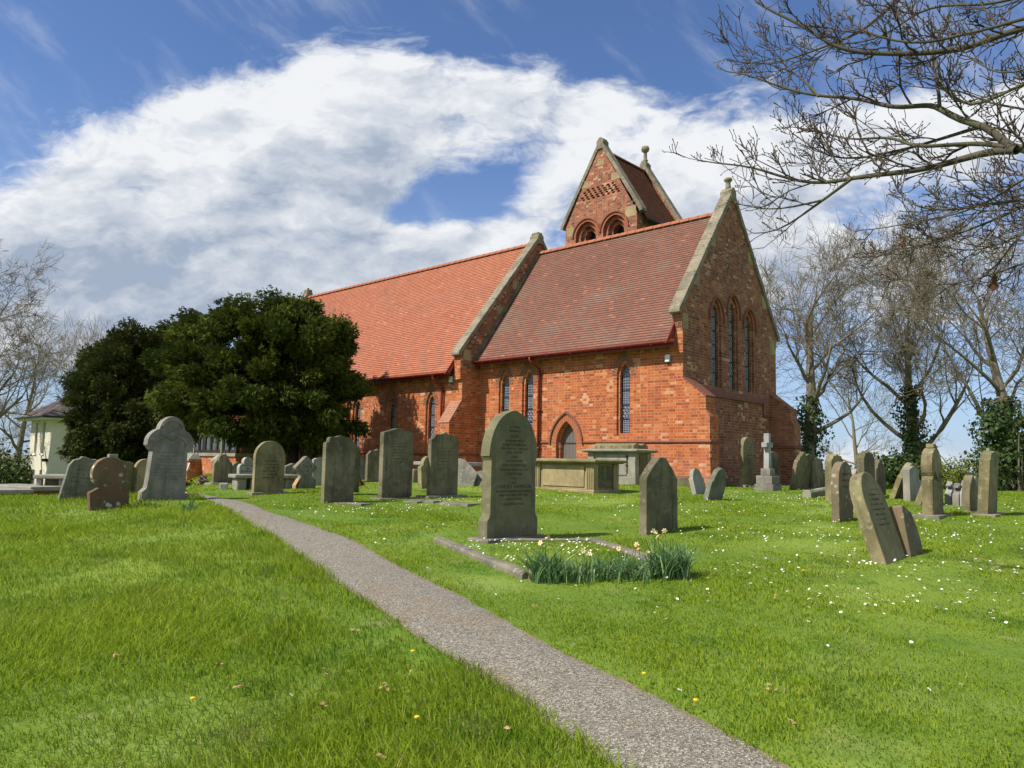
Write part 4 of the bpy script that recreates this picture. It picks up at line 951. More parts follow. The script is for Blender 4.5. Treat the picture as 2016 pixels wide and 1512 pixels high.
cr=m.build('carved_cross',M['s_grey'],o); cr.location=(0,0.008,h_-w_*.28)
stone('M2b',(462,470,905,955),'gothic',.10,M['s_green'],'thin dark green stone edge seen just behind the white trefoil gravestone',w=.45,h=.55,Y=18.3)
# low stone bench tomb behind the round-headed stone
P=at(518,962,16.4); P[2]=gz1(P[0],P[1]); g=empty('ledger_tomb',P,RZ-R(14)); tag(g,'low grey ledger slab on short stone blocks behind the round-headed gravestone','ledger tomb')
m=MB(); m.box(-.66,.66,-.3,.3,.22,.30); m.build('ledger',M['s_pale'],g,bevel=.02)
for x in (-.5,-.22,.5):
    m=MB(); m.box(x-.1,x+.1,-.22,.2,-.15,.219); m.build('block',M['s_pale'],g,bevel=.03)
stone('M3',(560,591,912,957),'peak',.12,M['s_lich'],'small grey gabled gravestone under the yew')
o,w_,h_=stone('M4',(582,622,898,962),'diamond',.13,M['s_lich'],'ornate diamond-headed gravestone with carved quatrefoil and orange lichen edge')
for (dx_,dz_) in ((0,.10),(0,-.10),(.10,0),(-.10,0)):
    m=MB(); A1=arc(dx_*w_*1.6,h_*.68+dz_*w_*1.6,.085*w_*2,0,360,14); A2=arc(dx_*w_*1.6,h_*.68+dz_*w_*1.6,.055*w_*2,0,360,14); m.strip([(x,-.012,z) for x,z in A1],[(x,-.012,z) for x,z in A2]); m.strip([(x,-.012,z) for x,z in A1],[(x,.01,z) for x,z in A1]); m.strip([(x,-.012,z) for x,z in A2],[(x,.01,z) for x,z in A2]); m.build('carved_foil',M['s_pale'],o)
m=MB(); m.prism([(-.5*w_,.0),(-.5*w_-.004,h_*.1),(-.33*w_,h_*.31),(-.3*w_,h_*.31),(-.46*w_,.1*h_),(-.46*w_,0)],lambda p,q,d:(p,d,q),-.003,.132); m.build('lichen_edge',M['s_orange'],o)
m=MB(); m.prism([(-.53*w_,h_*.655),(-.34*w_,h_*.79),(-.27*w_,h_*.83),(-.07*w_,h_*.972),(-.07*w_,h_*.955),(-.25*w_,h_*.81),(-.32*w_,h_*.77),(-.5*w_,h_*.64)],lambda p,q,d:(p,d,q),-.003,.132); m.build('lichen_edge',M['s_orange'],o)
stone('M5',(629,639,910,952),'flat',.08,M['s_pale'],'narrow pale gravestone edge just left of the tall dark scroll-shouldered one',w=.5,h=.6,Y=18.0)
stone('M6',(668,701,868,958),'round',.12,M['s_dark'],'weathered stone peeping out right of the tall dark scroll-shouldered one',w=.55,Y=15.2)
stone('M7',(696,717,899,946),'trefoil',.12,M['s_lich'],'small grey double-rounded gravestone against the shaded nave wall',w=.62,Y=20.5)
stone('M8',(733,752,884,944),'ogee',.10,M['s_dark'],'shaded gravestone with curved top half hidden by the low-gabled slab',w=.62,Y=19.5)
stone('M9',(839,858,897,962),'shround',.12,M['s_olive'],'narrow gravestone tilting behind the ogee-peaked one',w=.55,Y=17.2,pitch=-4)
stone('M11',(962,990,877,945),'flat',.12,M['s_pale'],'pale-edged gravestone almost hidden behind the tall pointed one',w=.62,Y=18.6)
def loose(name,px,py,size,label,cat,mat,rot=(0,0,0),Y=None,dz=0):
    P=gnd(px,py) if Y is None else at(px,py,Y); P[2]=gz1(P[0],P[1])+dz; m=MB(); a_,b_,c_=size
    m.box(-a_/2,a_/2,-b_/2,b_/2,-.03,c_); o=m.build(name,mat,None,bevel=min(size)*.2); o.location=P; o.rotation_euler=tuple(R(k) for k in rot); return tag(o,label,cat)
loose('broken_stone',814,950,(.20,.2,.34),'small dark broken stump of stone by the nave wall',"broken stone",M['s_dark'],(0,6,40))
loose('stone_block',440,963,(.17,.15,.13),'small white stone block in the grass near the porch','stone block',M['s_white'],(0,0,20))
# leaning broken slabs
def leanslab(px,py,poly,th,rot,label,mat):
    P=gnd(px,py); P[2]=gz1(P[0],P[1]); o=slab_mesh('broken_slab',poly,th,mat,None,0,.012,.01); o.location=P; o.rotation_euler=(R(rot[0]),R(rot[1]),RZ+R(rot[2])); tag(o,label,'broken gravestone'); return o
leanslab(914,957,[(-.30,0),(.20,0),(.32,.35),(.16,.58),(-.02,.82),(-.28,.90)],.10,(-36,-6,-55),'tall pale broken slab leaning on the chancel wall tomb',M['s_lich'])
leanslab(936,957,[(-.34,0),(.40,0),(.30,.26),(.16,.48),(.02,.54),(-.08,.48),(-.26,.54),(-.40,.30)],.10,(-44,4,-58),'grey lichened broken slab propped in front of the taller pale one',M['s_lich'])
P=at(880,932,21.0); P[2]=gz1(P[0],P[1]); g=empty('ledger_tomb',P,-YAW); tag(g,'pale flat-topped ledger tomb running behind the ogee-peaked gravestone','ledger tomb')
m=MB(); m.box(-.98,.98,-.38,.38,.42,.52); m.build('ledger',M['s_white'],g,bevel=.02); m=MB(); m.box(-.75,.75,-.22,.25,-.2,.419); m.build('brick_base',M['brick'],g)
for (px,py,sz,rz,lb) in ((905,994,(.62,.42,.035),-YAW*57.3+12,'grey flat ledger stone flush in the daisied turf'),(838,988,(.55,.28,.03),-30,'thin flat stone half buried in front of the ogee-peaked gravestone'),(812,990,(.3,.2,.03),-20,'tiny flat stone sunk in the turf left of the buried slab'),(690,992,(.7,.35,.02),-25,'flat mossy slab beside the foot of the scroll-shouldered gravestone')):
    loose('flat_stone',px,py,sz,lb,'flat stone',M['kerb'],(0,0,rz))
# ---- chest tombs
def chest(P,L,Wd,h,label,mat,dark,cop=False,yaw=0,lid=.12):
    g=empty('chest_tomb',P,-YAW+R(yaw)); tag(g,label,'chest tomb')   # local x east, y north, origin at SE corner
    t=.10
    m=MB(); m.box(-L,0,0,Wd,-.15,.09 if not cop else .22); m.build('plinth',mat,g,bevel=.015)
    z0=.09 if not cop else .22
    m=MB(); m.box(-L+.07,-.07,.07,Wd-.07,z0,h-t); ch=m.build('chest',mat,g,bevel=.008)
    for (x0,x1,y0,y1) in ((-L+.02,-L+.22,.02,.2),(-.24,-.02,.02,.2),(-.2,-.02,Wd-.2,Wd-.02),(-L+.02,-L+.2,Wd-.2,Wd-.02)):
        m=MB(); m.box(x0,x1,y0,y1,z0,h-t)
        if not cop:
            for k in range(3): m.box(x0+.03+k*.06,x0+.055+k*.06,y0-.018,y0+.01,z0+.03,h-t-.03)
        m.build('pilaster',mat,g,bevel=.008)
    m=MB(); m.box(-L+.30,-.32,.045,.075,z0+.06,h-t-.05); m.build('panel',mat,g)
    m=MB(); m.box(-.075,-.045,.26,Wd-.26,z0+.05,h-t-.05); m.build('panel',dark,g)
    lid_=[(-lid*.6,h-t),(-lid,h-t+.035),(-lid,h-t+.065),(-.02,h+.03)]
    m=MB()
    loops=[]
    for o_,z in ((.03,h-t),(lid,h-t+.04),(lid,h-t+.075),(.0,h-t+.105 if not cop else h-t+.10)):
        loops.append([(-L-o_,-o_,z),(o_,-o_,z),(o_,Wd+o_,z),(-L-o_,Wd+o_,z)])
    for a_,b_ in zip(loops,loops[1:]): m.strip(a_,b_,True)
    m.f.append((len(m.v)-4,len(m.v)-3,len(m.v)-2,len(m.v)-1)); i=len(m.v); m.v+=loops[0]; m.f.append((i+3,i+2,i+1,i))
    m.build('lid',M['s_olive'] if not cop else mat,g,bevel=.006)
    if cop:
        zb=h-t+.101; m=MB()
        for k in range(1):
            m.prism([(.06,zb),(Wd-.06,zb),(Wd-.06,zb+.09),(Wd*.75,zb+.15),(Wd*.5,zb+.10),(Wd*.5,zb+.10),(Wd*.25,zb+.15),(.06,zb+.09)],lambda a,b,q:(q,a,b),-L+.18,-.10)
        m.build('coped_top',M['s_olive'],g,bevel=.006)
    return g
P=gnd(1169,972); P[2]=gz1(P[0],P[1])-.01
chest(P,1.85,1.02,.78,'large buff chest tomb with fluted corners and flat slab lid before the door',M['s_buff'],M['s_dark'])
P=gnd(1251,955); P[2]=gz1(P[0],P[1])-.02
g=chest(P,1.62,.82,.98,'taller grey chest tomb with coped lid and cracked side by the chancel wall',M['s_pale'],M['s_dark'],True)
m=MB(); m.tube([(-.31,.035,.36),(-.30,.035,.45),(-.315,.035,.52),(-.305,.035,.62),(-.31,.035,.80)],.012,5); m.box(-.36,-.26,.03,.046,.54,.56); m.box(-.35,-.28,.03,.046,.76,.775); m.build('rusted_cramp',M['wreath'],g)
loose('stone_block',1346,957,(.5,.2,.24),'dark stone block lying at the foot of the chancel wall','stone block',M['s_dark'],(0,0,-43))
# ---- right group
stone('S7',(1370,1394,919,973),'shround',.11,M['s_pale'],'small rounded gravestone tilting backwards beside the chancel corner',pitch=-14,w=.50,h=.60)
stone('S8',(1388,1428,920,984),'shround',.10,M['s_lich'],'small rounded dark gravestone leaning forward over its neighbour',pitch=15,w=.62,h=.66)
stone('S1',(1464,1486,858,958),'round',.13,M['s_olive'],'tall slim round-headed green gravestone on a slab against the gable wall',base=(.12,.12,.05),w=.66,h=1.33)
P=gnd(1512,966); P[2]=gz1(P[0],P[1]); g=empty('stone_cross',P,RZ); tag(g,'white stone cross on a three-stepped base before the gable wall','stone cross')
for k,(ww,dd,z0,z1) in enumerate(((.52,.50,-.1,.16),(.44,.42,.161,.37),(.28,.25,.371,.55))):
    m=MB(); m.box(-ww/2,ww/2,-dd/2,dd/2,z0,z1); m.build('step',M['s_grey'],g,bevel=.012)
m=MB(); m.prism([(-.085,.551),(.085,.551),(.06,1.08),(.19,1.08),(.19,1.20),(.058,1.20),(.055,1.43),(-.055,1.43),(-.058,1.20),(-.19,1.20),(-.19,1.08),(-.06,1.08)],lambda p,q,d:(p,d,q),-.07,.07); m.build('cross',M['s_white'],g,bevel=.01)
stone('S3',(1514,1537,888,958),'lowround',.13,M['s_dark'],'dark round-topped gravestone behind the white stepped cross',w=.70,h=.95,Y=21.0)
stone('S4',(1560,1584,891,964),'stepped',.10,M['s_dark'],'dark gravestone with broken cusped top leaning forward right of the gable',pitch=11,w=.72,h=.98)
stone('S5',(1580,1602,894,964),'lowround',.08,M['s_dark'],'dark rounded gravestone shoulder to shoulder with the cusped leaning one',pitch=5,w=.66,h=.95,Y=20.6)
stone('S6',(1602,1626,901,966),'lowround',.10,M['s_dark'],'dark gravestone third in the row right of the gable, nearest the trees',w=.74,h=.88,pitch=-3,Y=20.8)
P=gnd(1606,977); g=empty('grave_kerb',(P[0],P[1],0)); tag(g,'pale stone kerb end lying in front of the dark row of gravestones','grave kerb'); kerb(P-Nv*.5,P+Nv*.62,.18,.16,g,P,n=3,mat=M['s_pale'])
stone('Ra',(1642,1660,891,986),'ogee',.15,M['s_olive'],'tall olive gravestone with peaked shoulders standing edge-on behind the stained round-headed one',w=.66,h=.98)
stone('R1',(1652,1683,906,1026),'round',.13,M['s_rust'],'round-headed gravestone with an orange-stained sunken panel',rim=.05,w=.62,h=.95)
stone('Rc',(1692,1700,925,978),'lowround',.12,M['s_pale'],'slim pale gravestone sliver behind the stained round-headed one',w=.5,h=.62,pitch=-3)
stone('Rd',(1704,1724,888,982),'ogee',.16,M['s_dark'],'tall dark gravestone with peaked shoulders behind the big tilted one',w=.68,h=1.02)
stone('Re',(1727,1745,902,976),'stepped',.12,M['s_dark'],'dark notched gravestone right of the tall peaked one behind the tilted slab',w=.64,h=.82)
stone('lean',(1747,1788,925,1106),'round',.14,M['s_olive'],'big mossy round-topped gravestone tilted steeply backwards in the foreground right',w=.72,h=1.06,pitch=-17,roll=0,sinkz=.03)
worn('lean',.45,.85,8,.62)
stone('sharp',(1795,1818,993,1092),'brokengothic',.15,M['s_rust'],'broken curved half of a gravestone beside the big tilted one',w=.52,h=.58,pitch=-9)
stone('Rf',(1757,1784,912,981),'shround',.10,M['s_olive'],'olive gravestone leaning well forward before the dark ivy bush',w=.70,h=.80,pitch=21)
stone('Rg',(1796,1808,917,985),'lowpeak',.14,M['s_pale'],'upright whitish square-shouldered gravestone in front of the ivy bush',w=.66,h=.72)
stone('Rh',(1808,1834,929,993),'stepped',.12,M['s_olive'],'brown gravestone with notched top leaning forward beside the disc-headed one',w=.58,h=.70,pitch=20)
stone('Ri',(1815,1832,937,991),'round',.12,M['s_pale'],'pale gravestone glimpsed behind the brown forward-leaning one',w=.5,h=.56,pitch=-14,Y=17.5)
stone('T',(1838,1859,887,1017),'discneck',.17,M['s_olive'],'tall gravestone with a round disc head on a sloping-shouldered shaft',w=.62,h=1.14,base=(.14,.12,.04))
m=MB(); oT=GRAVES['T'][3]; m.box(-.08,.08,.02,.14,1.12,1.19); m.build('top_block',M['s_olive'],oT,bevel=.01)
stone('Rj',(1910,1928,938,1006),'gothic',.14,M['s_dark'],'low dark pointed gravestone left of the tall slim one',w=.66,h=.66)
stone('Rk',(1917,1924,933,990),'ogee',.12,M['s_olive'],'olive gravestone top showing behind the low pointed one',w=.5,h=.62,Y=17.5)
stone('Rl',(1929,1940,937,998),'discneck',.14,M['s_pale'],'pale waisted gravestone leaning behind the tall slim one',w=.6,h=.68,pitch=-8,Y=16.6)
stone('R2',(1946,1962,889,1014),'scroll',.16,M['s_olive'],'tall slim brown gravestone with stepped shoulders on a slab, farthest right',w=.70,h=1.10,pitch=4,base=(.15,.14,.03))
for k,(x,yt,yb,dk,lb) in enumerate(((1872,948,991,0,'leftmost of the three small pale crosses by the spring-green bush'),(1887,951,994,1,'middle one of the three small crosses by the spring-green bush, greyest'),(1902,946,995,0,'rightmost of the three small pale crosses, beside the dark pointed gravestone'))):
    P=gnd(x,yb); P[2]=gz1(P[0],P[1]); hh=hitE(x,yt,P)[1]-P[2]; mt=M['s_white'] if not dk else M['s_grey']
    g=empty('stone_cross',P,RZ); tag(g,lb,'stone cross','small crosses by the spring bush')
    m=MB(); m.prism([(-.22,-.1),(.22,-.1),(.20,hh*.48),(.07,hh*.66),(.06,hh*.70),(-.06,hh*.70),(-.07,hh*.66),(-.20,hh*.48)],lambda p,q,d:(p,d,q),-.06,.06); m.build('base',mt,g,bevel=.01)
    m=MB(); m.box(-.05,.05,-.05,.05,hh*.701,hh); m.box(-.15,.15,-.046,.046,hh*.78,hh*.88); m.build('cross',mt,g,bevel=.008)
worn('S1',.6,1.05,7,.6); worn('R1',.55,.75,3,.5); worn('L3',.3,.5,4,.6)
# small floral offerings
def tuft_thing(name,px,py,label,cat,mat,r,n,hgt,Y=None):
    P=gnd(px,py) if Y is None else at(px,py,Y); P[2]=gz1(P[0],P[1]); V=[];Fc=[]
    for k in range(n):
        c=np.array([random.gauss(0,r*.45),random.gauss(0,r*.45),abs(random.gauss(hgt*.5,hgt*.3))]); u=np.array([random.gauss(0,1) for _ in range(3)]); u/=np.linalg.norm(u); v=np.cross(u,[.3,.5,.8]); v/=np.linalg.norm(v); s_=r*.22
        i=len(V); V+=[c-u*s_,c+v*s_,c+u*s_,c-v*s_]; Fc.append((i,i+1,i+2,i+3))
    o=npmesh(name,np.array(V),np.array(Fc),mat); o.location=P; return tag(o,label,cat)
tuft_thing('flower_pot',398,955,'purple flowers at the foot of the right porch pier','flowers',M['purple'],.13,80,.2)
tuft_thing('wreath',705,957,'withered brown wreath on the grass by the shaded gravestones','wreath',M['wreath'],.18,90,.14)
tuft_thing('wreath',366,955,'brown dried wreath beside the left porch pier','wreath',M['wreath'],.2,90,.2,Y=22)

# ================================================================== HOUSE on the far left
hc=at(98,890,45); hx=empty('house',(hc[0],hc[1],-1.6),-YAW); tag(hx,'cream rendered house with slate hipped roof half hidden by the dark yew','house')
HL,HW,HH=3.9,8.5,5.35
def hz(py,Y=45.5): return float(at(98,py,Y)[2])+1.6
m=MB(); Hs=lambda a,b,d=0:(a,d,b); wins=[]
for xc in (-1.35,-2.75):
    for (z0,z1) in ((hz(893),hz(831)),(hz(955),hz(926))):
        wins.append((xc,z0,z1))
m.holed([(-HL,-1.5),(0,-1.5),(0,HH),(-HL,HH)],[[(xc-.24,z0),(xc+.24,z0),(xc+.24,z1),(xc-.24,z1)] for xc,z0,z1 in wins],Hs)
for xc,z0,z1 in wins:
    A=[(xc-.24,z0),(xc+.24,z0),(xc+.24,z1),(xc-.24,z1)]; m.strip([Hs(p,q,0) for p,q in A],[Hs(p,q,.2) for p,q in A],True)
m.quad((0,0,-1.5),(0,HW,-1.5),(0,HW,HH),(0,0,HH)); m.quad((-HL,0,-1.5),(-HL,HW,-1.5),(-HL,HW,HH),(-HL,0,HH)); m.quad((-HL,HW,-1.5),(0,HW,-1.5),(0,HW,HH),(-HL,HW,HH))
m.build('wall',M['render'],hx)
for xc,z0,z1 in wins:
    m=MB(); m.box(xc-.24,xc+.24,.15,.18,z0,z1); wd=m.build('window',M['win_d'],hx)
    m=MB(); m.box(xc-.3,xc+.3,-.07,.12,z0-.1,z0-.001); m.build('sill',M['whitep'],wd)
m=MB(); ov=.65; rz_=HH+1.75
m.strip([(-HL-ov,-ov,HH),(ov,-ov,HH),(ov,HW+ov,HH),(-HL-ov,HW+ov,HH)],[(-HL/2,HL/2,rz_),(-HL/2,HL/2,rz_),(-HL/2,HW-HL/2,rz_),(-HL/2,HW-HL/2,rz_)],True); m.build('roof',M['slate'],hx)
m=MB(); m.box(-HL-ov+.02,ov-.02,-ov+.02,HW+ov-.02,HH-.16,HH-.03); m.build('soffit',M['render'],hx)
m=MB()
m.tube([(-HL-ov-.04,-ov-.05,HH-.02),(ov+.05,-ov-.05,HH-.02),(ov+.05,HW+ov,HH-.02)],.06,6); m.build('gutter',M['black'],hx)
m=MB(); m.tube([(.08,1.7,HH-.1),(.08,1.7,-1.5)],.05,6); m.build('downpipe',M['render'],hx)
m=MB(); m.box(-.55,-.15,-.22,-.02,hz(909),hz(903)); m.build('wall_lamp',M['black'],hx)

# ================================================================== VEGETATION
def tubes_np(P,Rr,n):
    """P (N,m,3), Rr (N,m) -> verts, quads"""
    N,m_,_=P.shape; T_=np.empty_like(P); T_[:,1:-1]=P[:,2:]-P[:,:-2]; T_[:,0]=P[:,1]-P[:,0]; T_[:,-1]=P[:,-1]-P[:,-2]
    T_/=np.linalg.norm(T_,axis=2,keepdims=True)+1e-9
    ref=np.where(np.abs(T_[...,2:3])<.8,np.array([0,0,1.]),np.array([1.,0,0])); B=np.cross(T_,ref); B/=np.linalg.norm(B,axis=2,keepdims=True)+1e-9; U=np.cross(B,T_)
    a=2*PI*np.arange(n)/n
    V=P[:,:,None,:]+Rr[:,:,None,None]*(np.cos(a)[None,None,:,None]*B[:,:,None,:]+np.sin(a)[None,None,:,None]*U[:,:,None,:])
    i=np.arange(N*m_*n).reshape(N,m_,n); j=np.roll(i,-1,axis=2)
    Fq=np.stack([i[:,:-1],j[:,:-1],j[:,1:],i[:,1:]],-1).reshape(-1,4); return V.reshape(-1,3),Fq
def tube_obj(name,paths,n,mat,parent):
    if not paths: return None
    P=np.array([p for p,_ in paths]); Rr=np.array([r for _,r in paths]); V,Fq=tubes_np(P,Rr,n); return npmesh(name,V,Fq,mat,parent,smooth=True)
def rotv(d,ang,r_):
    ax=np.cross(d,r_); ax/=np.linalg.norm(ax)+1e-9; return d*math.cos(ang)+np.cross(ax,d)*math.sin(ang)
def curve(p,d,L,r0,r1,wig,trop,rg,m_=6):
    pts=[p]; dd=d.copy()
    for k in range(m_-1):
        dd=dd+rg.normal(0,wig,3)+np.array(trop)*.5; dd/=np.linalg.norm(dd); pts.append(pts[-1]+dd*L/(m_-1))
    t=np.linspace(0,1,m_); return np.array(pts),r0+(r1-r0)*t
def bare_tree(name,base,h,label,seed,trunk_h=.28,lean=(0,0),spread=.6,kids=(7,6,6,6,5),r0=.3,matb=None,ivy=None,ratio=.60,up=.10,group=None,twr=.0105):
    rg=np.random.default_rng(seed); g=empty(name,base); tag(g,label,'tree',group)
    L0,L1,L2=[],[],[]
    tp,trr=curve(np.array([0,0,-.3]),np.array([lean[0],lean[1],1.])/np.linalg.norm([lean[0],lean[1],1.]),h*.72,r0,r0*.22,.05,(0,0,.06),rg,12)
    trunk=(tp,trr)
    def emit(path,rad,lvl,L):
        k=kids[lvl-1]; m_=len(path)
        for q in range(k):
            t=(trunk_h+(1-trunk_h)*(q+rg.uniform(0,1))/k if lvl==1 else rg.uniform(.25,.98)) if q<k-1 else 1.0
            t=min(t,1.0); f=t*(m_-1); i=min(int(f),m_-2); p=path[i]+(path[i+1]-path[i])*(f-i); d=path[i+1]-path[i]; d/=np.linalg.norm(d)
            ang=rg.uniform(.4,.95) if lvl>1 else (1.25-.75*t)*spread/.6*rg.uniform(.85,1.15)
            if q==k-1: ang=rg.uniform(.05,.35)
            v=rg.normal(0,1,3); v[2]*=.5
            if lvl==1: a_=q*2.4+rg.uniform(-.4,.4); v=np.array([math.cos(a_),math.sin(a_),0.])
            nd=rotv(d,ang,v)
            l=L*ratio*rg.uniform(.75,1.2)*((1.25-.55*t) if lvl==1 else 1.0)
            rr=max(twr*.9,min(rad[i]*.55,rad[i]*rg.uniform(.38,.55)))
            last=lvl>=len(kids)
            np_,nr=curve(p,nd,l,rr,max(twr*.6,rr*.35),.15 if lvl<3 else .22,(0,0,up+(.10 if lvl==1 else 0)),rg,6)
            (L0 if lvl==1 else L1 if lvl<=3 else L2).append((np_,nr))
            if not last: emit(np_,nr,lvl+1,l)
    emit(tp,trr,1,h*.52)
    V,Fq=tubes_np(tp[None],trr[None],9); npmesh('trunk',V,Fq,matb or M['bark2'],g,smooth=True)
    tube_obj('limbs',L0,6,matb or M['bark2'],g); tube_obj('branches',L1,4,matb or M['bark2'],g); tube_obj('twigs',L2,3,M['twig'],g)
    if ivy:
        zt,rad,n=ivy; leaf_cloud('ivy',n,lambda k:ivy_pts(tp,zt,rad,k,rg),.16,M['ivy'],g,rg)
    return g
def ivy_pts(tp,zt,rad,n,rg):
    z=rg.uniform(0,1,n)**1.05*zt; x=np.interp(z,tp[:,2],tp[:,0]); y=np.interp(z,tp[:,2],tp[:,1])
    a=rg.uniform(0,2*PI,n); rr=rad*(1-.45*z/zt)*(1+.38*np.sin(z*2.3+np.cos(a)*1.5)+.25*np.sin(a*3+z*1.3))*rg.uniform(.45,1.08,n)
    P=np.stack([x+rr*np.cos(a),y+rr*np.sin(a),z],-1); O=np.stack([np.cos(a),np.sin(a),np.full(n,.25)],-1); return P,O
def leaf_cloud(name,n,fn,size,mat,parent,rg,aspect=.75,bias=0.0):
    P,O=fn(n); O=O+rg.normal(0,.55,O.shape); O/=np.linalg.norm(O,axis=1,keepdims=True)+1e-9
    up=rg.normal(0,1,O.shape); U=np.cross(O,up); U/=np.linalg.norm(U,axis=1,keepdims=True)+1e-9; W_=np.cross(O,U)
    s=(size*rg.uniform(.55,1.25,n))[:,None]
    V=np.stack([P-U*s*.5,P+W_*s*.5*aspect+O*s*.08,P+U*s*.5,P-W_*s*.5*aspect+O*s*.08],1).reshape(-1,3); Fq=np.arange(n*4).reshape(n,4)
    t=np.repeat(np.clip(rg.normal(.45,.25,n),0,.94),4); return npmesh(name,V,Fq,mat,parent,attr={'tint':t})
def spray_cloud(name,P,D,length,width,mat,parent,rg,tint,droop=.25):
    """feathery sprays: a middle blade and two side blades each"""
    n=len(P); D=D/(np.linalg.norm(D,axis=1,keepdims=True)+1e-9); s=rg.normal(0,1,D.shape); S_=np.cross(D,s); S_/=np.linalg.norm(S_,axis=1,keepdims=True)+1e-9
    N_=np.cross(D,S_); VV=[];TT=[]
    for (ang,lf) in ((0,1.0),(.7,.72),(-.7,.72)):
        d=D*math.cos(ang)+S_*math.sin(ang); sd=-D*math.sin(ang)+S_*math.cos(ang); L=(length*rg.uniform(.6,1.3,n)*lf)[:,None]; w_=(width*rg.uniform(.7,1.2,n))[:,None]*.5
        tip=P+d*L; tip[:,2]-=(droop*L[:,0]*rg.uniform(.2,1.2,n)); mid=P+d*L*.5
        VV.append(np.stack([P,mid+sd*w_+N_*w_*.3,tip,mid-sd*w_+N_*w_*.3],1)); TT.append(tint)
    V=np.concatenate(VV).reshape(-1,3); t=np.repeat(np.concatenate(TT),4); return npmesh(name,V,np.arange(len(V)).reshape(-1,4),mat,parent,attr={'tint':t})
def yew(name,base,lobes,nspray,label,seed,mat,stems,L=.26,Wd=.07):
    """lobes: (x,y,z,rx,ry,rz) in local metres"""
    rg=np.random.default_rng(seed); g=empty(name,base); tag(g,label,'tree','dark yews by the porch')
    Ps=[];Ds=[];Ts=[]; vol=np.array([l[3]*l[5]+l[3]*l[4] for l in lobes]); vol/=vol.sum()
    cl=[]
    for l,vv in zip(lobes,vol):
        k=max(14,int(420*vv)); q=rg.normal(0,1,(k,3)); q/=np.linalg.norm(q,axis=1,keepdims=True); wob=1+.10*np.sin(q[:,:1]*5+l[0]*3)+.10*np.sin(q[:,2:]*6+l[2]*2+q[:,1:2]*4)
        q*=rg.uniform(.62,1.03,(k,1))*wob; cl.append(np.array(l[:3])+q*np.array(l[3:]))
    cl=np.concatenate(cl); C0=np.average(np.array([l[:3] for l in lobes]),axis=0,weights=vol)
    for c in cl:
        k=int(nspray/len(cl)*rg.uniform(.5,1.5)); r=rg.uniform(.22,.52); q=rg.normal(0,1,(k,3)); q/=np.linalg.norm(q,axis=1,keepdims=True); rad=r*rg.uniform(.2,1,(k,1))**.7
        out=(c-C0)/np.linalg.norm(c-C0); ax=out*rg.uniform(.5,1.1)+rg.normal(0,.35,3)+np.array([0,0,.25])
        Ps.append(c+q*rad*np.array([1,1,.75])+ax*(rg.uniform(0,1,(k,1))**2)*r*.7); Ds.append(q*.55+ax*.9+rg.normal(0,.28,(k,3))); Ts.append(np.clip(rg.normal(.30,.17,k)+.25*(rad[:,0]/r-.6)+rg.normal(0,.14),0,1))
    spray_cloud('crown',np.concatenate(Ps),np.concatenate(Ds),L,Wd,mat,g,rg,np.concatenate(Ts))
    # upright tufts breaking the outline
    paths=[]
    for c in cl[::5]:
        d=np.array([0,0,0.])-0; p0=np.array([rg.normal(0,.25),rg.normal(0,.25),1.0]); mid=(p0+c)/2+np.array([0,0,.3]); tt=np.linspace(0,1,6)[:,None]; pts=(1-tt)**2*p0+2*tt*(1-tt)*mid+tt**2*c; paths.append((pts,np.linspace(.06,.012,6)))
    tube_obj('branches',paths,5,M['yewbark'],g)
    tp=[]
    for (x,y,r) in stems:
        tp.append((np.array([[x,y,-.3],[x*1.1,y*1.1,.6],[x*1.35,y*1.35,1.4],[x*1.6,y*1.6,2.2],[x*1.6,y*1.6,3.0],[x*1.5,y*1.5,3.8]]),np.array([r*1.2,r,r*.85,r*.7,r*.5,r*.3])))
    tube_obj('trunk',tp,8,M['yewbark'],g); return g
Yb=25.6; b0=at(590,915,Yb); b0[2]=gz1(b0[0],b0[1])
def lob(px,py,Y,rx,ry,rz,b): q=at(px,py,Y)-b; return (q[0],q[1],q[2],rx,ry,rz)
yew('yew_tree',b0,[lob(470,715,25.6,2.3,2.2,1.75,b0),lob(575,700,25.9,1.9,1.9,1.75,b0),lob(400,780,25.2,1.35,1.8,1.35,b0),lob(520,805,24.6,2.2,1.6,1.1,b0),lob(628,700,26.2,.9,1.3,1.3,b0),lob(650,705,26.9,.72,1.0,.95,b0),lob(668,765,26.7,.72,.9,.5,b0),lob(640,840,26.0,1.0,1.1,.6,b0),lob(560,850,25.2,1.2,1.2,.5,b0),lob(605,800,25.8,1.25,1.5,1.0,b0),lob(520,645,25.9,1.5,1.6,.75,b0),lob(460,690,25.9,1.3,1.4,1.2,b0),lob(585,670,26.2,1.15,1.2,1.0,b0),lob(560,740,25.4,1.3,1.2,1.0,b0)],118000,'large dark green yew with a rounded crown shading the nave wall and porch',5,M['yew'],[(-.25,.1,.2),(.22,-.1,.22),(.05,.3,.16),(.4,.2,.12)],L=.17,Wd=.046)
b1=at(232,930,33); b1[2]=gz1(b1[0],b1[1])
yew('yew_tree',b1,[lob(255,760,33,2.02,2,2.13,b1),lob(208,815,32.6,1.28,1.7,1.92,b1),lob(310,715,33.6,1.17,1.4,1.22,b1),lob(235,725,33,1.06,1.3,1.28,b1),lob(186,870,32.2,1.01,1.3,1.06,b1),lob(290,850,32.2,1.81,1.6,1.28,b1),lob(345,680,34,0.96,1.2,0.75,b1)],70000,'darker ragged yew beside the cream house, left of the rounded one',9,M['yew2'],[(0,0,.2),(.3,.2,.16)],L=.20,Wd=.05)
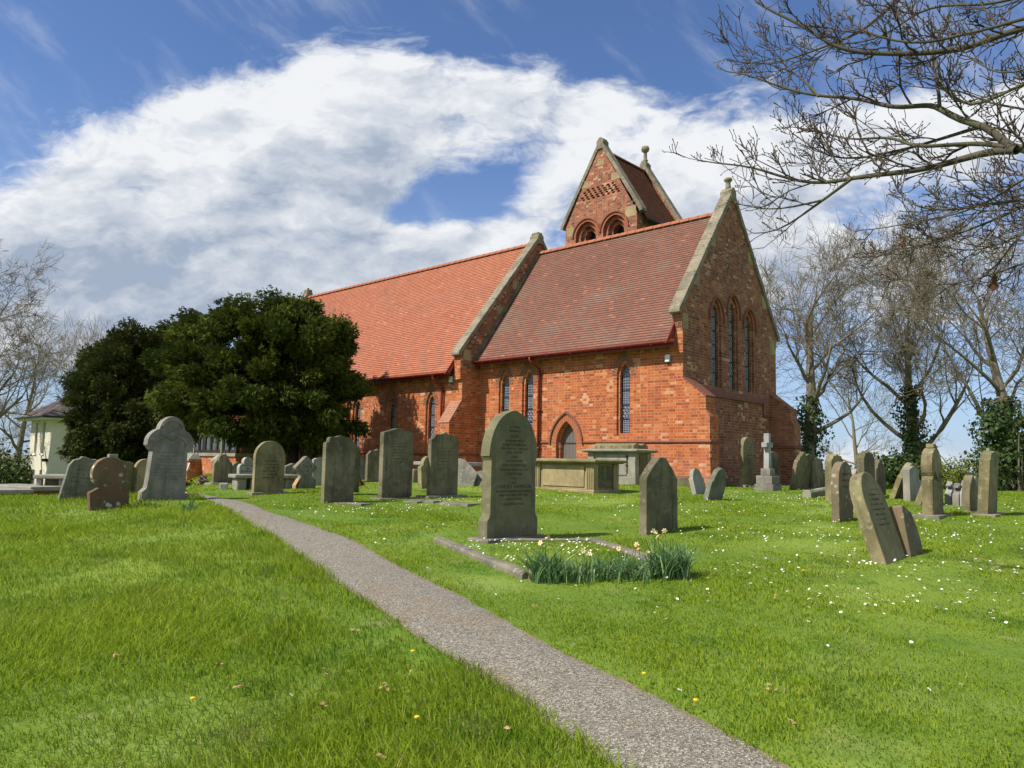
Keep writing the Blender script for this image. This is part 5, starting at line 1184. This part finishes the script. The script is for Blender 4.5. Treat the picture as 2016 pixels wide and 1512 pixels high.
def shrub(name,px,py,Y,lobes,n,size,mat,label,seed,cat='bush',group=None):
    rg=np.random.default_rng(seed); b=at(px,py,Y); b[2]=gz1(b[0],b[1]); g=empty(name,b); tag(g,label,cat,group); PP=[];OO=[]
    for (x,y,z,rx,ry,rz) in lobes:
        k=int(n/len(lobes)); q=rg.normal(0,1,(k,3)); q/=np.linalg.norm(q,axis=1,keepdims=True); rad=rg.uniform(.55,1.05,(k,1)); wv=1+.22*np.sin(q[:,:1]*6+x)+.18*np.sin(q[:,2:]*7+y)
        PP.append(np.array([x,y,z])+q*rad*wv*np.array([rx,ry,rz])); OO.append(q)
    PP=np.concatenate(PP);OO=np.concatenate(OO); leaf_cloud('foliage',len(PP),lambda k:(PP,OO),size,mat,g,rg)
    st=[]
    for k in range(14):
        a=rg.uniform(0,2*PI); e=np.array(lobes[k%len(lobes)][:3])+rg.normal(0,.5,3)*np.array(lobes[k%len(lobes)][3:]); t=np.linspace(0,1,6)[:,None]; st.append((np.array([rg.normal(0,.2),rg.normal(0,.2),-.2])*(1-t)+e*t+np.array([0,0,.25])*np.sin(t*PI),np.linspace(.05,.012,6)))
    tube_obj('stems',st,5,M['bark'],g); return g
def tb(px,py,Y):
    b=at(px,py,Y); b[2]=gz1(b[0],b[1]); return b
def hgt(px,py,Y,b): return at(px,py,Y)[2]-b[2]
# right-hand trees
b=tb(1588,915,36); bare_tree('bare_tree',b,hgt(1588,462,36,b)*1.02,'large bare sycamore with ivied trunk right behind the chancel gable',21,.30,(.02,0),.62,(11,5,5,5,4),.40,ivy=(4.6,.85,2600),ratio=.62,group='bare trees round the churchyard')
b=tb(1800,935,38); bare_tree('bare_tree',b,hgt(1800,500,38,b)*1.0,'bare tree with thick ivy column standing alone right of the ivied sycamore',34,.24,(-.03,0),.60,(12,5,5,5,4),.34,ivy=(5.4,.85,3600),ratio=.62,up=.14,group='bare trees round the churchyard')
b=tb(2000,960,33); bare_tree('bare_tree',b,hgt(2000,420,33,b)*1.0,'pale bare tree filling the right edge above the holly',47,.2,(.03,0),.60,(12,5,5,5,4),.34,ivy=(4.2,1.25,3600),ratio=.60,matb=M['bark2'],group='bare trees round the churchyard')
b=tb(1690,920,60); bare_tree('bare_tree',b,hgt(1690,700,60,b),'distant bare tree low between the two ivied trees',58,.15,(0,0),.7,(9,6,6,6),.22,group='bare trees round the churchyard')
# left-hand trees
b=tb(-90,960,44); bare_tree('bare_tree',b,hgt(0,480,44,b)*1.0,'big bare oak at the left edge with heavy fine twigs',61,.25,(.04,0),.72,(12,6,5,5,5),.5,matb=M['bark'],ratio=.56,up=.04,group='bare trees round the churchyard')
b=tb(28,960,58); bare_tree('bare_tree',b,hgt(20,640,58,b),'bare tree behind the cream house beside the big oak',67,.2,(0,0),.7,(10,6,6,6),.33,matb=M['bark'],group='bare trees round the churchyard')
b=tb(138,945,62); bare_tree('bare_tree',b,hgt(138,640,62,b),'slender upswept bare tree rising above the house roof',73,.15,(0,0),.42,(10,6,6,6),.3,matb=M['bark2'],up=.3,group='bare trees round the churchyard')
P=ORG+Ev*-14+Nv*26; b=np.array([P[0],P[1],gz1(P[0],P[1])]); bare_tree('bare_tree',b,13.3,'bare treetop showing just above the nave ridge',79,.3,(0,0),.6,(10,6,6,6),.3,matb=M['bark'],group='bare trees round the churchyard')
# shrubs
shrub('ivy_bush',1790,960,31,[(-.9,0,.8,1.0,.9,.9),(.2,.2,.9,1.1,.9,.9),(1.1,.3,.6,.8,.8,.7),(-1.6,.4,.5,.7,.7,.6)],4200,.17,M['ivy'],'dark glossy ivy bush at the foot of the ivied tree',3)
shrub('spring_bush',1905,955,29,[(-.7,0,.6,.9,.8,.75),(.5,.2,.75,1.0,.8,.8),(1.2,.2,.45,.6,.7,.6)],3800,.10,M['willow'],'bright yellow-green spring bush behind the small crosses',4)
shrub('holly',1996,968,27,[(-.4,0,.9,.9,.8,1.0),(.6,.3,1.5,1.0,.9,1.2),(-.3,.4,2.1,.7,.7,.9),(1.4,0,.7,1.1,.9,.9)],5200,.15,M['ivy'],'dark holly bush at the right edge under the pale tree',6)
shrub('hedge_bush',1640,940,46,[(-2,0,.6,1.6,1,.8),(.5,.3,.5,1.7,1,.7),(3,.2,.7,1.7,1,.9),(5.5,.4,.7,1.7,1,.9)],5200,.2,M['bush'],'low tangled hedge between the right-hand trees',8,'hedge')
shrub('bush',14,945,47,[(-1.2,0,1.6,1.9,1.5,1.9),(.6,.3,1.2,1.5,1.2,1.5),(-2.8,.2,2,1.8,1.4,2.1)],6500,.2,M['bush'],'dark olive bush left of the cream house',10)
shrub('bush',262,945,28,[(-.6,0,.5,.7,.5,.5),(.5,.1,.45,.7,.5,.45)],1600,.12,M['bush'],'low dark undergrowth beneath the ragged yew',11)

# ------------------------------------------------------------------ overhanging tree (trunk stands off to the right)
rg=np.random.default_rng(91)
tbase=np.array([8.3,5.2,gz1(8.3,5.2)]); ot=empty('overhanging_tree',tbase); tag(ot,'bare budding tree whose mossy branches reach in over the gravestones from the upper right','tree')
Z3=3.023
LIMBS=[ # zoomed pixels (origin 1380,0), depth start..end, radius start..end
 ([(2100,120),(1923,170),(1800,195),(1620,280),(1430,312),(1200,322),(900,315),(760,265),(640,170),(520,110),(400,60),(330,10)],5.7,6.6,.052,.010),
 ([(2120,900),(1923,897),(1820,885),(1765,800),(1700,740),(1560,735),(1420,640),(1360,622),(1150,645),(1000,600),(900,580),(700,575),(540,540),(420,500),(280,440),(150,425)],5.6,7.0,.060,.006),
 ([(1880,893),(1820,890),(1700,900),(1550,950),(1300,1015),(1050,1040),(900,1060),(700,1100),(500,1060),(300,990),(70,970),(0,955)],5.72,7.2,.042,.005),
 ([(900,1060),(800,1140),(720,1195),(600,1280),(520,1345),(430,1392),(320,1388)],6.52,7.2,.020,.005),
 ([(730,1190),(620,1215),(500,1245),(390,1250),(270,1225)],6.72,7.2,.014,.004),
 ([(1850,886),(1765,852),(1550,855),(1280,880),(1180,830),(1100,805),(960,835),(860,832),(740,790),(580,760)],5.76,6.9,.028,.005),
 ([(1700,742),(1620,765),(1550,790),(1400,835),(1220,890),(1050,920),(950,945),(760,940),(640,860),(540,790)],5.97,7.3,.022,.005),
 ([(2100,1170),(1923,1192),(1750,1205),(1600,1235),(1500,1250),(1360,1255),(1240,1215),(1170,1130)],5.2,6.3,.032,.006),
 ([(2100,1130),(1923,1225),(1800,1290),(1650,1345),(1500,1405),(1360,1450),(1230,1482),(1160,1480),(1090,1492)],5.3,6.4,.026,.004),
 ([(2100,1000),(1923,1050),(1830,1130),(1700,1210),(1500,1290),(1340,1300),(1100,1360),(950,1370)],5.0,6.2,.024,.004),
 ([(2120,60),(1923,110),(1780,150),(1680,182),(1500,215),(1400,255),(1200,260),(1000,200),(900,150),(870,90)],5.4,6.2,.034,.006),
 ([(2100,-60),(1923,-20),(1650,40),(1480,20),(1300,60),(1150,180),(1050,235),(860,265),(760,262),(650,350)],6.4,7.4,.028,.006),
 ([(1250,-60),(1120,40),(1000,160),(900,215),(780,260),(600,330),(430,380),(280,385),(160,350)],6.9,7.6,.024,.004),
 ([(2100,420),(1923,500),(1820,540),(1700,620),(1600,640),(1500,600),(1430,520),(1420,400),(1380,330)],5.6,6.2,.028,.008),
 ([(2100,330),(1923,440),(1780,450),(1690,410),(1640,340),(1560,330)],5.2,5.8,.020,.005),
 ([(2100,700),(1923,640),(1750,630),(1600,560),(1480,520),(1350,530),(1200,500),(1100,520)],5.9,7.0,.024,.004),
 ([(2100,1450),(1923,1330),(1880,1400),(1830,1500),(1760,1580),(1690,1640)],5.0,5.6,.024,.006),
 ([(2100,1520),(1923,1560),(1780,1620),(1640,1660),(1480,1700),(1300,1690),(1190,1650)],5.1,6.2,.022,.004),
 ([(2100,1300),(1940,1380),(1780,1460),(1650,1500),(1480,1480),(1330,1450)],5.6,6.3,.018,.004),
 ([(700,575),(620,480),(540,420),(420,380),(300,360),(230,370)],6.63,7.2,.014,.004),
 ([(1420,640),(1430,560),(1400,480),(1370,410),(1380,300),(1390,180)],6.16,6.3,.020,.006),
]
def resample(P,r0,r1,step=.11):
    d=np.r_[0,np.cumsum(np.linalg.norm(np.diff(P,axis=0),axis=1))]; n=max(4,int(d[-1]/step)); s=np.linspace(0,d[-1],n)
    # smooth cubic-ish: repeated linear + smoothing
    Q=np.stack([np.interp(s,d,P[:,k]) for k in range(3)],-1)
    for _ in range(2): Q[1:-1]=.25*Q[:-2]+.5*Q[1:-1]+.25*Q[2:]
    t=s/d[-1]; return Q,r0+(r1-r0)*t**.8,d[-1]
limb_m=MB(); B1,B2,B3=[],[],[]; buds=[]
crotch=np.array([8.0,5.1,4.3])
VV=[];FF=[]
def dirn(lead,spread,rise):
    v=rg.normal(0,1,3); v-=lead*(v@lead); v/=np.linalg.norm(v); d=lead*math.cos(spread)+v*math.sin(spread); d[2]+=rise; return d/np.linalg.norm(d)
def twig(p,d,L,r,lvl):
    pts,rr=curve(p,d,L,r,max(.0030,r*.5),.17,(0,0,.14),rg,6)
    (B1 if lvl==0 else B2 if lvl==1 else B3).append((pts,rr))
    if lvl==2 or (lvl==1 and rg.random()<.5): buds.append((pts[-1],pts[-1]-pts[-2]))
    if lvl<2:
        for k in range(int(3+L*5) if lvl==0 else rg.integers(2,4)):
            t=rg.uniform(.15,1); i=min(4,int(t*5)); q=pts[i]+(pts[i+1]-pts[i])*(t*5-i); lead=pts[i+1]-pts[i]; lead/=np.linalg.norm(lead)
            twig(q,dirn(lead,rg.uniform(.4,.9),.12),L*rg.uniform(.30,.55),max(.0034,r*.68),lvl+1)
off=0
for (zp,Y0,Y1,r0,r1) in LIMBS:
    n=len(zp); P=np.array([at(1380+x/Z3,y/Z3,Y0+(Y1-Y0)*k/(n-1)+(rg.normal(0,.05) if k>1 else 0)) for k,(x,y) in enumerate(zp)])
    if zp[0][0]>1950:
        mid=(P[0]+crotch)/2+np.array([0,0,.15]); P=np.vstack([crotch+np.array([0,0,rg.uniform(-.6,1.2)]),mid,P]); r00=r0*1.5
    else: r00=r0
    Q,rr,Ln=resample(P,r00*.85,r1); V,Fq=tubes_np((Q-tbase)[None],rr[None],8); VV.append(V); FF.append(Fq+off); off+=len(V)
    k=0; s=0
    for i in range(3,len(Q)-1):
        if Q[i][0]/Q[i][1]>.80: continue
        frac=i/len(Q); nb=rg.poisson(.62 if rr[i]>.02 else .80)
        for _ in range(nb):
            lead=Q[i+1]-Q[i]; lead/=np.linalg.norm(lead); twig(Q[i],dirn(lead,rg.uniform(.35,.95),.10),rg.uniform(.35,1.05)*(1.0-.62*frac),max(.0042,min(rr[i]*.5,.010)),0)
    twig(Q[-1],(Q[-1]-Q[-2])/np.linalg.norm(Q[-1]-Q[-2]),.14,r1,1)
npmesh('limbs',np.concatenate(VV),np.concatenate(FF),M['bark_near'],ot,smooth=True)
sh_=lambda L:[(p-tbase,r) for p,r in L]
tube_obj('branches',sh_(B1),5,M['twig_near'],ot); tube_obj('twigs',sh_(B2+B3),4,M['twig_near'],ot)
bp=[]
for p,d in buds:
    d=d/np.linalg.norm(d); L=rg.uniform(.014,.024); bp.append((np.array([p-tbase,p+d*L*.35-tbase,p+d*L*.7-tbase,p+d*L-tbase]),np.array([.003,.0058,.005,.001])))
tube_obj('buds',bp,5,M['bud'],ot)
V,Fq=tubes_np((np.array([[8.3,5.2,tbase[2]-.3],[8.28,5.2,tbase[2]+.2],[8.2,5.15,1.6],[8.1,5.1,3.0],[8.0,5.1,4.4],[7.95,5.1,6.0],[8.1,5.2,8.0]])-tbase)[None],np.array([[.48,.36,.30,.27,.25,.16,.08]]),14); npmesh('trunk',V,Fq,M['bark_near'],ot,smooth=True)
# small bird and a dead leaf on the branches
Pb=at(1778,484,6.2); m=MB(); m.lathe([(.0,-.045),(.016,-.035),(.026,-.012),(.027,.012),(.020,.032),(.017,.042),(.020,.052),(.016,.066),(.004,.074)],(0,0,0),10); bd=m.build('bird',M['bird'],None,smooth=True); bd.location=Pb+np.array([0,0,.02]); bd.rotation_euler=(0,R(14),R(30)); bd.scale=(.85,.85,.85); tag(bd,'small brown bird perched upright on a low twig','bird')
m=MB(); m.lathe([(.0,-.02),(.012,-.01),(.014,.01),(.006,.028)],(-.017,0,.012),8); m.build('breast',M['birdb'],bd,smooth=True)
m=MB(); m.prism([(-.004,-.04),(.006,-.04),(.012,-.10),(.002,-.10)],lambda p,q,d:(p+.012,d,q),-.008,.008); m.build('tail',M['bird'],bd)
m=MB(); m.lathe([(.0035,0),(.0005,.012)],(0,0,0),6); bk_=m.build('beak',M['black'],bd); bk_.location=(-.018,0,.058); bk_.rotation_euler=(0,R(-90),0)
Pd=at(1957,556,5.3); V=[];Fc=[]
for k in range(10):
    c=np.array([rg.normal(0,.014),rg.normal(0,.014),rg.uniform(-.045,.045)]); u=rg.normal(0,1,3); u/=np.linalg.norm(u); v=np.cross(u,[.2,.9,.3]); v/=np.linalg.norm(v); i=len(V); V+=[c-u*.03,c+v*.02,c+u*.03,c-v*.02]; Fc.append((i,i+1,i+2,i+3))
dl=npmesh('dried_leaf',np.array(V),np.array(Fc),M['wreath']); dl.location=Pd; tag(dl,'curled dark reddish dried leaf hanging from a branch at upper right','leaf')

# ================================================================== GRASS, DAISIES, DAFFODILS
def in_view(x,y,mx=.08): return np.abs(x/np.maximum(y,.1))<.70+mx+.9/np.maximum(y,1)
plot2=np.array([K0[:2],K1[:2],K2[:2],K3[:2]])
def in_plot(x,y):
    ok=np.ones(len(x),bool)
    for i in range(4):
        a,b=plot2[i],plot2[(i+1)%4]; ok&=((b[0]-a[0])*(y-a[1])-(b[1]-a[1])*(x-a[0]))>0
    return ok
PATCH=lambda x,y: np.sin(x*1.7+np.sin(y*1.1)*1.3)*np.sin(y*1.5+.7*np.sin(x*.9))
def churchin(x,y):
    u=(x-ORG[0])*Ev[0]+(y-ORG[1])*Ev[1]; n=(x-ORG[0])*Sv[0]+(y-ORG[1])*Sv[1]
    return ((u<.85)&(n<0.0))|((u<-7.9)&(n<.87))|((u<-15.6)&(n<5.2))
def grass(name,y0,y1,dens,seg,wfac):
    r=np.random.default_rng(int(y0*100)); area_w=lambda y:2*(.80*y+1.0); ymid=np.linspace(y0,y1,400); wts=dens(ymid)*area_w(ymid); N=int(wts.mean()*(y1-y0)); cdf=np.cumsum(wts); cdf/=cdf[-1]
    y=np.interp(r.random(N),cdf,ymid)+r.normal(0,.02,N); x=(r.random(N)*2-1)*(.80*y+1.0)
    keep=~on_path(x,y,.07*r.random(N)**2+.02*np.sin(y*9)*np.sin(y*3.7))&~churchin(x,y)
    # taller turf: fewer blades where patches thin out
    p=PATCH(x,y); keep&=r.random(N)<np.clip(.72+.26*p+.25*np.sin(x*6.3+2*np.sin(y*4.1))*np.sin(y*5.7+1.5*np.sin(x*3.9)),.25,1); x,y,p=x[keep],y[keep],p[keep]; N=len(x)
    mid=.5*(np.interp(y,ys,lx)+np.interp(y,ys,rx)); left=x<mid
    tuss=np.clip(np.sin(x*3.1+1.3*np.sin(y*2.3))*np.sin(y*2.7+1.1*np.sin(x*2.1)),0,1)
    h=np.where(left,.056+.020*p+.05*tuss**2,.025+.010*p+.016*tuss**3)*r.uniform(.6,1.35,N)
    dpath=np.minimum(np.abs(x-np.interp(y,ys,lx)),np.abs(x-np.interp(y,ys,rx))); h*=1+.35*np.exp(-dpath/.12)*left
    h=np.minimum(h,.18); wd=(.0021+.0011*r.random(N))*wfac(y)
    az=r.uniform(0,2*PI,N)*.75+(.6+1.2*PATCH(x*.6+3,y*.6)); ln=r.uniform(.3,1.35,N)*h; face=r.uniform(0,2*PI,N)
    B=np.stack([x,y,gz_(x,y)-.006],-1); dxy=np.stack([np.cos(az),np.sin(az),np.zeros(N)],-1); sd=np.stack([np.cos(face),np.sin(face),np.zeros(N)],-1)*wd[:,None]
    up=np.array([0,0,1.])
    midp=B+up*(h*.62)[:,None]+dxy*(ln*.30)[:,None]; tip=B+up*h[:,None]+dxy*ln[:,None]
    t=np.clip(r.normal(.45,.22,N)+.12*p,0,.95); t=np.where(r.random(N)<.022,1.0,t)
    if seg==2:
        V=np.stack([B-sd,B+sd,midp+sd*.75,midp-sd*.75,tip],1).reshape(-1,3); o=np.arange(N)*5
        F4=np.stack([np.concatenate([o,o+3]),np.concatenate([o+1,o+2]),np.concatenate([o+2,o+4]),np.concatenate([o+3,o+4])],-1)
        # quads + degenerate-free triangles: build as triangles only
        F3=np.concatenate([np.stack([o,o+1,o+2],-1),np.stack([o,o+2,o+3],-1),np.stack([o+3,o+2,o+4],-1)]); return npmesh(name,V,F3,M['blade'],attr={'tint':np.repeat(t,5)})
    V=np.stack([B-sd,B+sd,tip],1).reshape(-1,3); return npmesh(name,V,np.arange(N*3).reshape(N,3),M['blade'],attr={'tint':np.repeat(t,3)})
tag(grass('grass',2.7,8.0,lambda y:6800*(3.6/y)**1.15,2,lambda y:1+.08*(y-3)),'green turf grass in the foreground either side of the path',None,kind='stuff')
tag(grass('grass',8.0,30.0,lambda y:6800*(3.6/8)**1.15*(8/y)**1.5,1,lambda y:1.5+.16*(y-3)),'short green turf among the gravestones',None,kind='stuff')
# daisies
def daisy_proto():
    m=MB(); n=9; i=0; V=[];Fc=[]
    for k in range(n):
        a=2*PI*k/n; c,s_=math.cos(a),math.sin(a); q=len(V); V+=[(.003*c,.003*s_,.0),(.0105*c-.0042*s_,.0105*s_+.0042*c,.003),(.0150*c,.0150*s_,.002),(.0105*c+.0042*s_,.0105*s_-.0042*c,.003)]; Fc.append((q,q+1,q+2,q+3))
    np_=len(Fc); b=len(V); V+=[(.0055*math.cos(2*PI*k/7),.0055*math.sin(2*PI*k/7),.0035) for k in range(7)]+[(0,0,.006)]
    for k in range(7): Fc.append((b+k,b+(k+1)%7,b+7))
    b=len(V); V+=[(-.001,0,0),(.001,0,0),(.001,0,-.05),(-.001,0,-.05)]; Fc.append((b,b+1,b+2,b+3))
    me=bpy.data.meshes.new('daisy'); me.from_pydata(V,[],Fc); me.materials.append(M['petal']); me.materials.append(M['yellow']); me.materials.append(M['daff'])
    for k,p in enumerate(me.polygons): p.material_index=0 if k<np_ else (1 if k<np_+7 else 2)
    return me,V,Fc,np_
dme,dV,dF,dn_=daisy_proto()
r=np.random.default_rng(77); pts=[]
def scatter(n,fx): 
    for _ in range(n): pts.append(fx())
cl=[gnd(*q)[:2] for q in ((1820,1150),(1700,1010),(1660,1190),(1500,1060),(1560,985),(1730,1030),(1880,1060),(1960,1000),(1240,1000),(1430,975),(1400,1010),(700,1005),(660,1010),(800,1000),(880,985),(1130,985),(1940,1180),(1800,1190),(1990,1130),(1600,1060),(1480,1130),(1690,1110))]
for k in range(1350):
    if r.random()<.55:
        c=cl[r.integers(len(cl))]; q=c+r.normal(0,.55,2)*(1 if r.random()<.6 else .35)
    else:
        y=r.uniform(4.2,22)**1.0; q=np.array([r.uniform(-.35,.72)*y,y])
    pts.append(q)
for k in range(170): pts.append(plot2[0]*0+(lambda a,b:(K0[:2]*(1-a)+K3[:2]*a)*(1-b)+(K1[:2]*(1-a)+K2[:2]*a)*b)(r.uniform(.05,.95),r.uniform(.1,.95)**1.4))
pts=np.array(pts); x,y=pts[:,0],pts[:,1]
mid=.5*(np.interp(y,ys,lx)+np.interp(y,ys,rx)); keep=(~on_path(x,y,-.06))&(x>mid)&(y>3.6)&(~churchin(x,y))&(np.abs(x/y)<.72)&~((y<6.2)&(r.random(len(x))<.45)); pts=pts[keep]
pts=np.vstack([pts,[gnd(*q)[:2] for q in ((224,1490),(572,1383),(290,1010),(30,1015))]])
o_=np.argsort(pts[:,1]); pts=pts[o_]
for k,(x,y) in enumerate(pts[:298]):
    o=bpy.data.objects.new('daisy',dme); col.objects.link(o); o.location=(x,y,gz1(x,y)+r.uniform(.028,.045)); s_=r.uniform(.6,.95); o.scale=(s_,s_,s_); o.rotation_euler=(r.normal(.1,.3),r.normal(-.15,.3),r.uniform(0,6))
    tag(o,'small white daisy with yellow centre open in the short grass','daisy','white daisies in the churchyard grass')
rest=pts[298:]; VV=[];FF=[]; dv=np.array(dV)[:dn_*4]; df=np.array(dF[:dn_])
for k,(x,y) in enumerate(rest):
    s_=r.uniform(.6,.95); e=Matrix.Rotation(r.normal(.15,.3),3,'X')@Matrix.Rotation(r.normal(-.2,.3),3,'Y'); q=(dv*s_)@np.array(e).T+np.array([x,y,gz1(x,y)+r.uniform(.03,.05)]); VV.append(q); FF.append(df+k*len(dv))
tag(npmesh('daisies',np.concatenate(VV),np.concatenate(FF),M['petal']),'white daisies scattered further off among the gravestones',None,kind='stuff')
# daffodil clumps along the east kerb
rg=np.random.default_rng(17)
def daffs(name,base,w_,d_,n,hgt_,label,flowers,rz):
    g=empty(name,base,rz); tag(g,label,'daffodils','daffodil clumps along the kerb' if 'kerb' in label else None)
    VV=[];FF=[];TT=[]
    for k in range(n):
        b=np.array([rg.uniform(-w_,w_),rg.normal(0,d_),-.02]); az=rg.uniform(0,2*PI); h=hgt_*rg.uniform(.6,1.15); ln=h*rg.uniform(.08,1.0); dv_=np.array([math.cos(az),math.sin(az),0]); f_=rg.uniform(0,2*PI); sd=np.array([math.cos(f_),math.sin(f_),0])*rg.uniform(.005,.0085)
        bend=rg.uniform(0,1)**1.8
        P=[b+np.array([0,0,h*t*(1-bend*.55*t*t)])+dv_*ln*t**2.2 for t in (0,.35,.7,1.0)]; i=len(VV)
        VV+=[P[0]-sd,P[0]+sd,P[1]-sd,P[1]+sd,P[2]-sd*.9,P[2]+sd*.9,P[3]-sd*.3,P[3]+sd*.3]; FF+=[(i,i+1,i+3,i+2),(i+2,i+3,i+5,i+4),(i+4,i+5,i+7,i+6)]; TT+=[np.clip(rg.normal(.4,.25),0,.9)]*8
    npmesh('leaves',np.array(VV),np.array(FF),M['daff'],g,attr={'tint':np.array(TT)})
    for k in range(flowers):
        b=np.array([rg.uniform(-w_,w_),rg.normal(0,d_),0]); h=hgt_*rg.uniform(1.0,1.3); top=b+np.array([rg.normal(0,.04),rg.normal(0,.03),h])
        m=MB(); m.tube([tuple(b),tuple((b+top)/2+[.008,0,0]),tuple(top)],.0028,5); st_=m.build('stem',M['daff'],g)
        az=rg.uniform(0,2*PI); m=MB()
        for q in range(6):
            a=2*PI*q/6; c,s_=math.cos(a),math.sin(a); m.quad((0,.004*c,.004*s_),(-.006,.018*c-.009*s_,.018*s_+.009*c),(-.002,.030*c,.030*s_),(-.006,.018*c+.009*s_,.018*s_-.009*c))
        fl=m.build('flower',M['dpetal'],g,fix=False); fl.location=top; fl.rotation_euler=(0,R(rg.uniform(-10,50)),az)
        m=MB(); m.lathe([(.007,0),(.010,.012),(.015,.026)],(0,0,0),8); t_=m.build('trumpet',M['dtrump'],fl); t_.rotation_euler=(0,R(90),0)
rzk=math.atan2(K2[1]-K1[1],K2[0]-K1[0])
for k,(t,w_,n,fl,lb) in enumerate(((.09,.16,150,2,'daffodil clump thick with leaves at the left corner of the kerb'),(.31,.16,85,2,'sparser daffodil clump left of the middle of the kerb'),(.51,.16,95,3,'daffodil clump at the middle of the kerb front'),(.69,.14,75,2,'thin daffodil clump right of the middle of the kerb'),(.87,.15,170,4,'tallest daffodil clump at the right corner of the kerb'))):
    b=K1*(1-t)+K2*t; b=b+np.array([.05,-.06,0]) if k!=2 else b+np.array([.05,-.05,0]); b[2]=gz1(b[0],b[1]); daffs('daffodil_clump',b,w_,.085,int(n*1.9),(.30,.22,.25,.21,.34)[k],lb,fl,rzk)
for (px,py,lb,n,fl) in ((372,1008,'daffodil tuft with one pale flower at the foot of the tall grey gravestone',26,1),(285,1000,'short daffodil shoots at the left foot of the tall grey gravestone',18,0)):
    b=gnd(px,py); daffs('daffodil_clump',b,.10,.05,n,.24,lb,fl,0)
# dandelions, fallen leaves
def dande(px,py,lb):
    P=gnd(px,py); m=MB(); m.lathe([(.002,-.006),(.013,0),(.013,.006),(.004,.009)],(0,0,0),10); o=m.build('dandelion',M['yellow'],None); o.location=P+np.array([0,0,.065]); tag(o,lb,'dandelion','yellow dandelions in the turf')
for px,py,lb in ((378,1402,'yellow dandelion in the long grass at lower left'),(1370,1405,'yellow dandelion on the right edge of the path'),(1268,1350,'yellow dandelion at the path edge, farther up than its neighbour'),(812,1304,'yellow dandelion left of the path bend'),(820,1440,'yellow dandelion in the grass below the path'),(1582,1137,'yellow dandelion on the lawn beyond the daffodils')): dande(px,py,lb)
lfm=None
for k,(px,py) in enumerate(((225,1310),(430,1330),(640,1340),(637,1413),(805,1345),(748,1512),(1527,1186),(1058,1200),(1515,1362),(1565,1440),(700,1258),(470,1372),(760,1376),(995,1460))):
    P=gnd(px,py); V=[];Fc=[]
    for q in range(5):
        u=rg.normal(0,1,3)*np.array([1,1,.35]); u/=np.linalg.norm(u); v=np.cross(u,[0,0,1.])+rg.normal(0,.2,3); v/=np.linalg.norm(v); c=rg.normal(0,.011,3); i=len(V); V+=[c-u*.017,c+v*.008+[0,0,.008],c+u*.017,c-v*.008]; Fc.append((i,i+1,i+2,i+3))
    o=npmesh('fallen_leaf',np.array(V),np.array(Fc),M['dead']); o.location=P+np.array([0,0,.055 if P[0]<np.interp(P[1],ys,lx) else .03]); tag(o,'crumpled pale brown dead leaf lying in the grass','leaf','dead leaves on the turf')
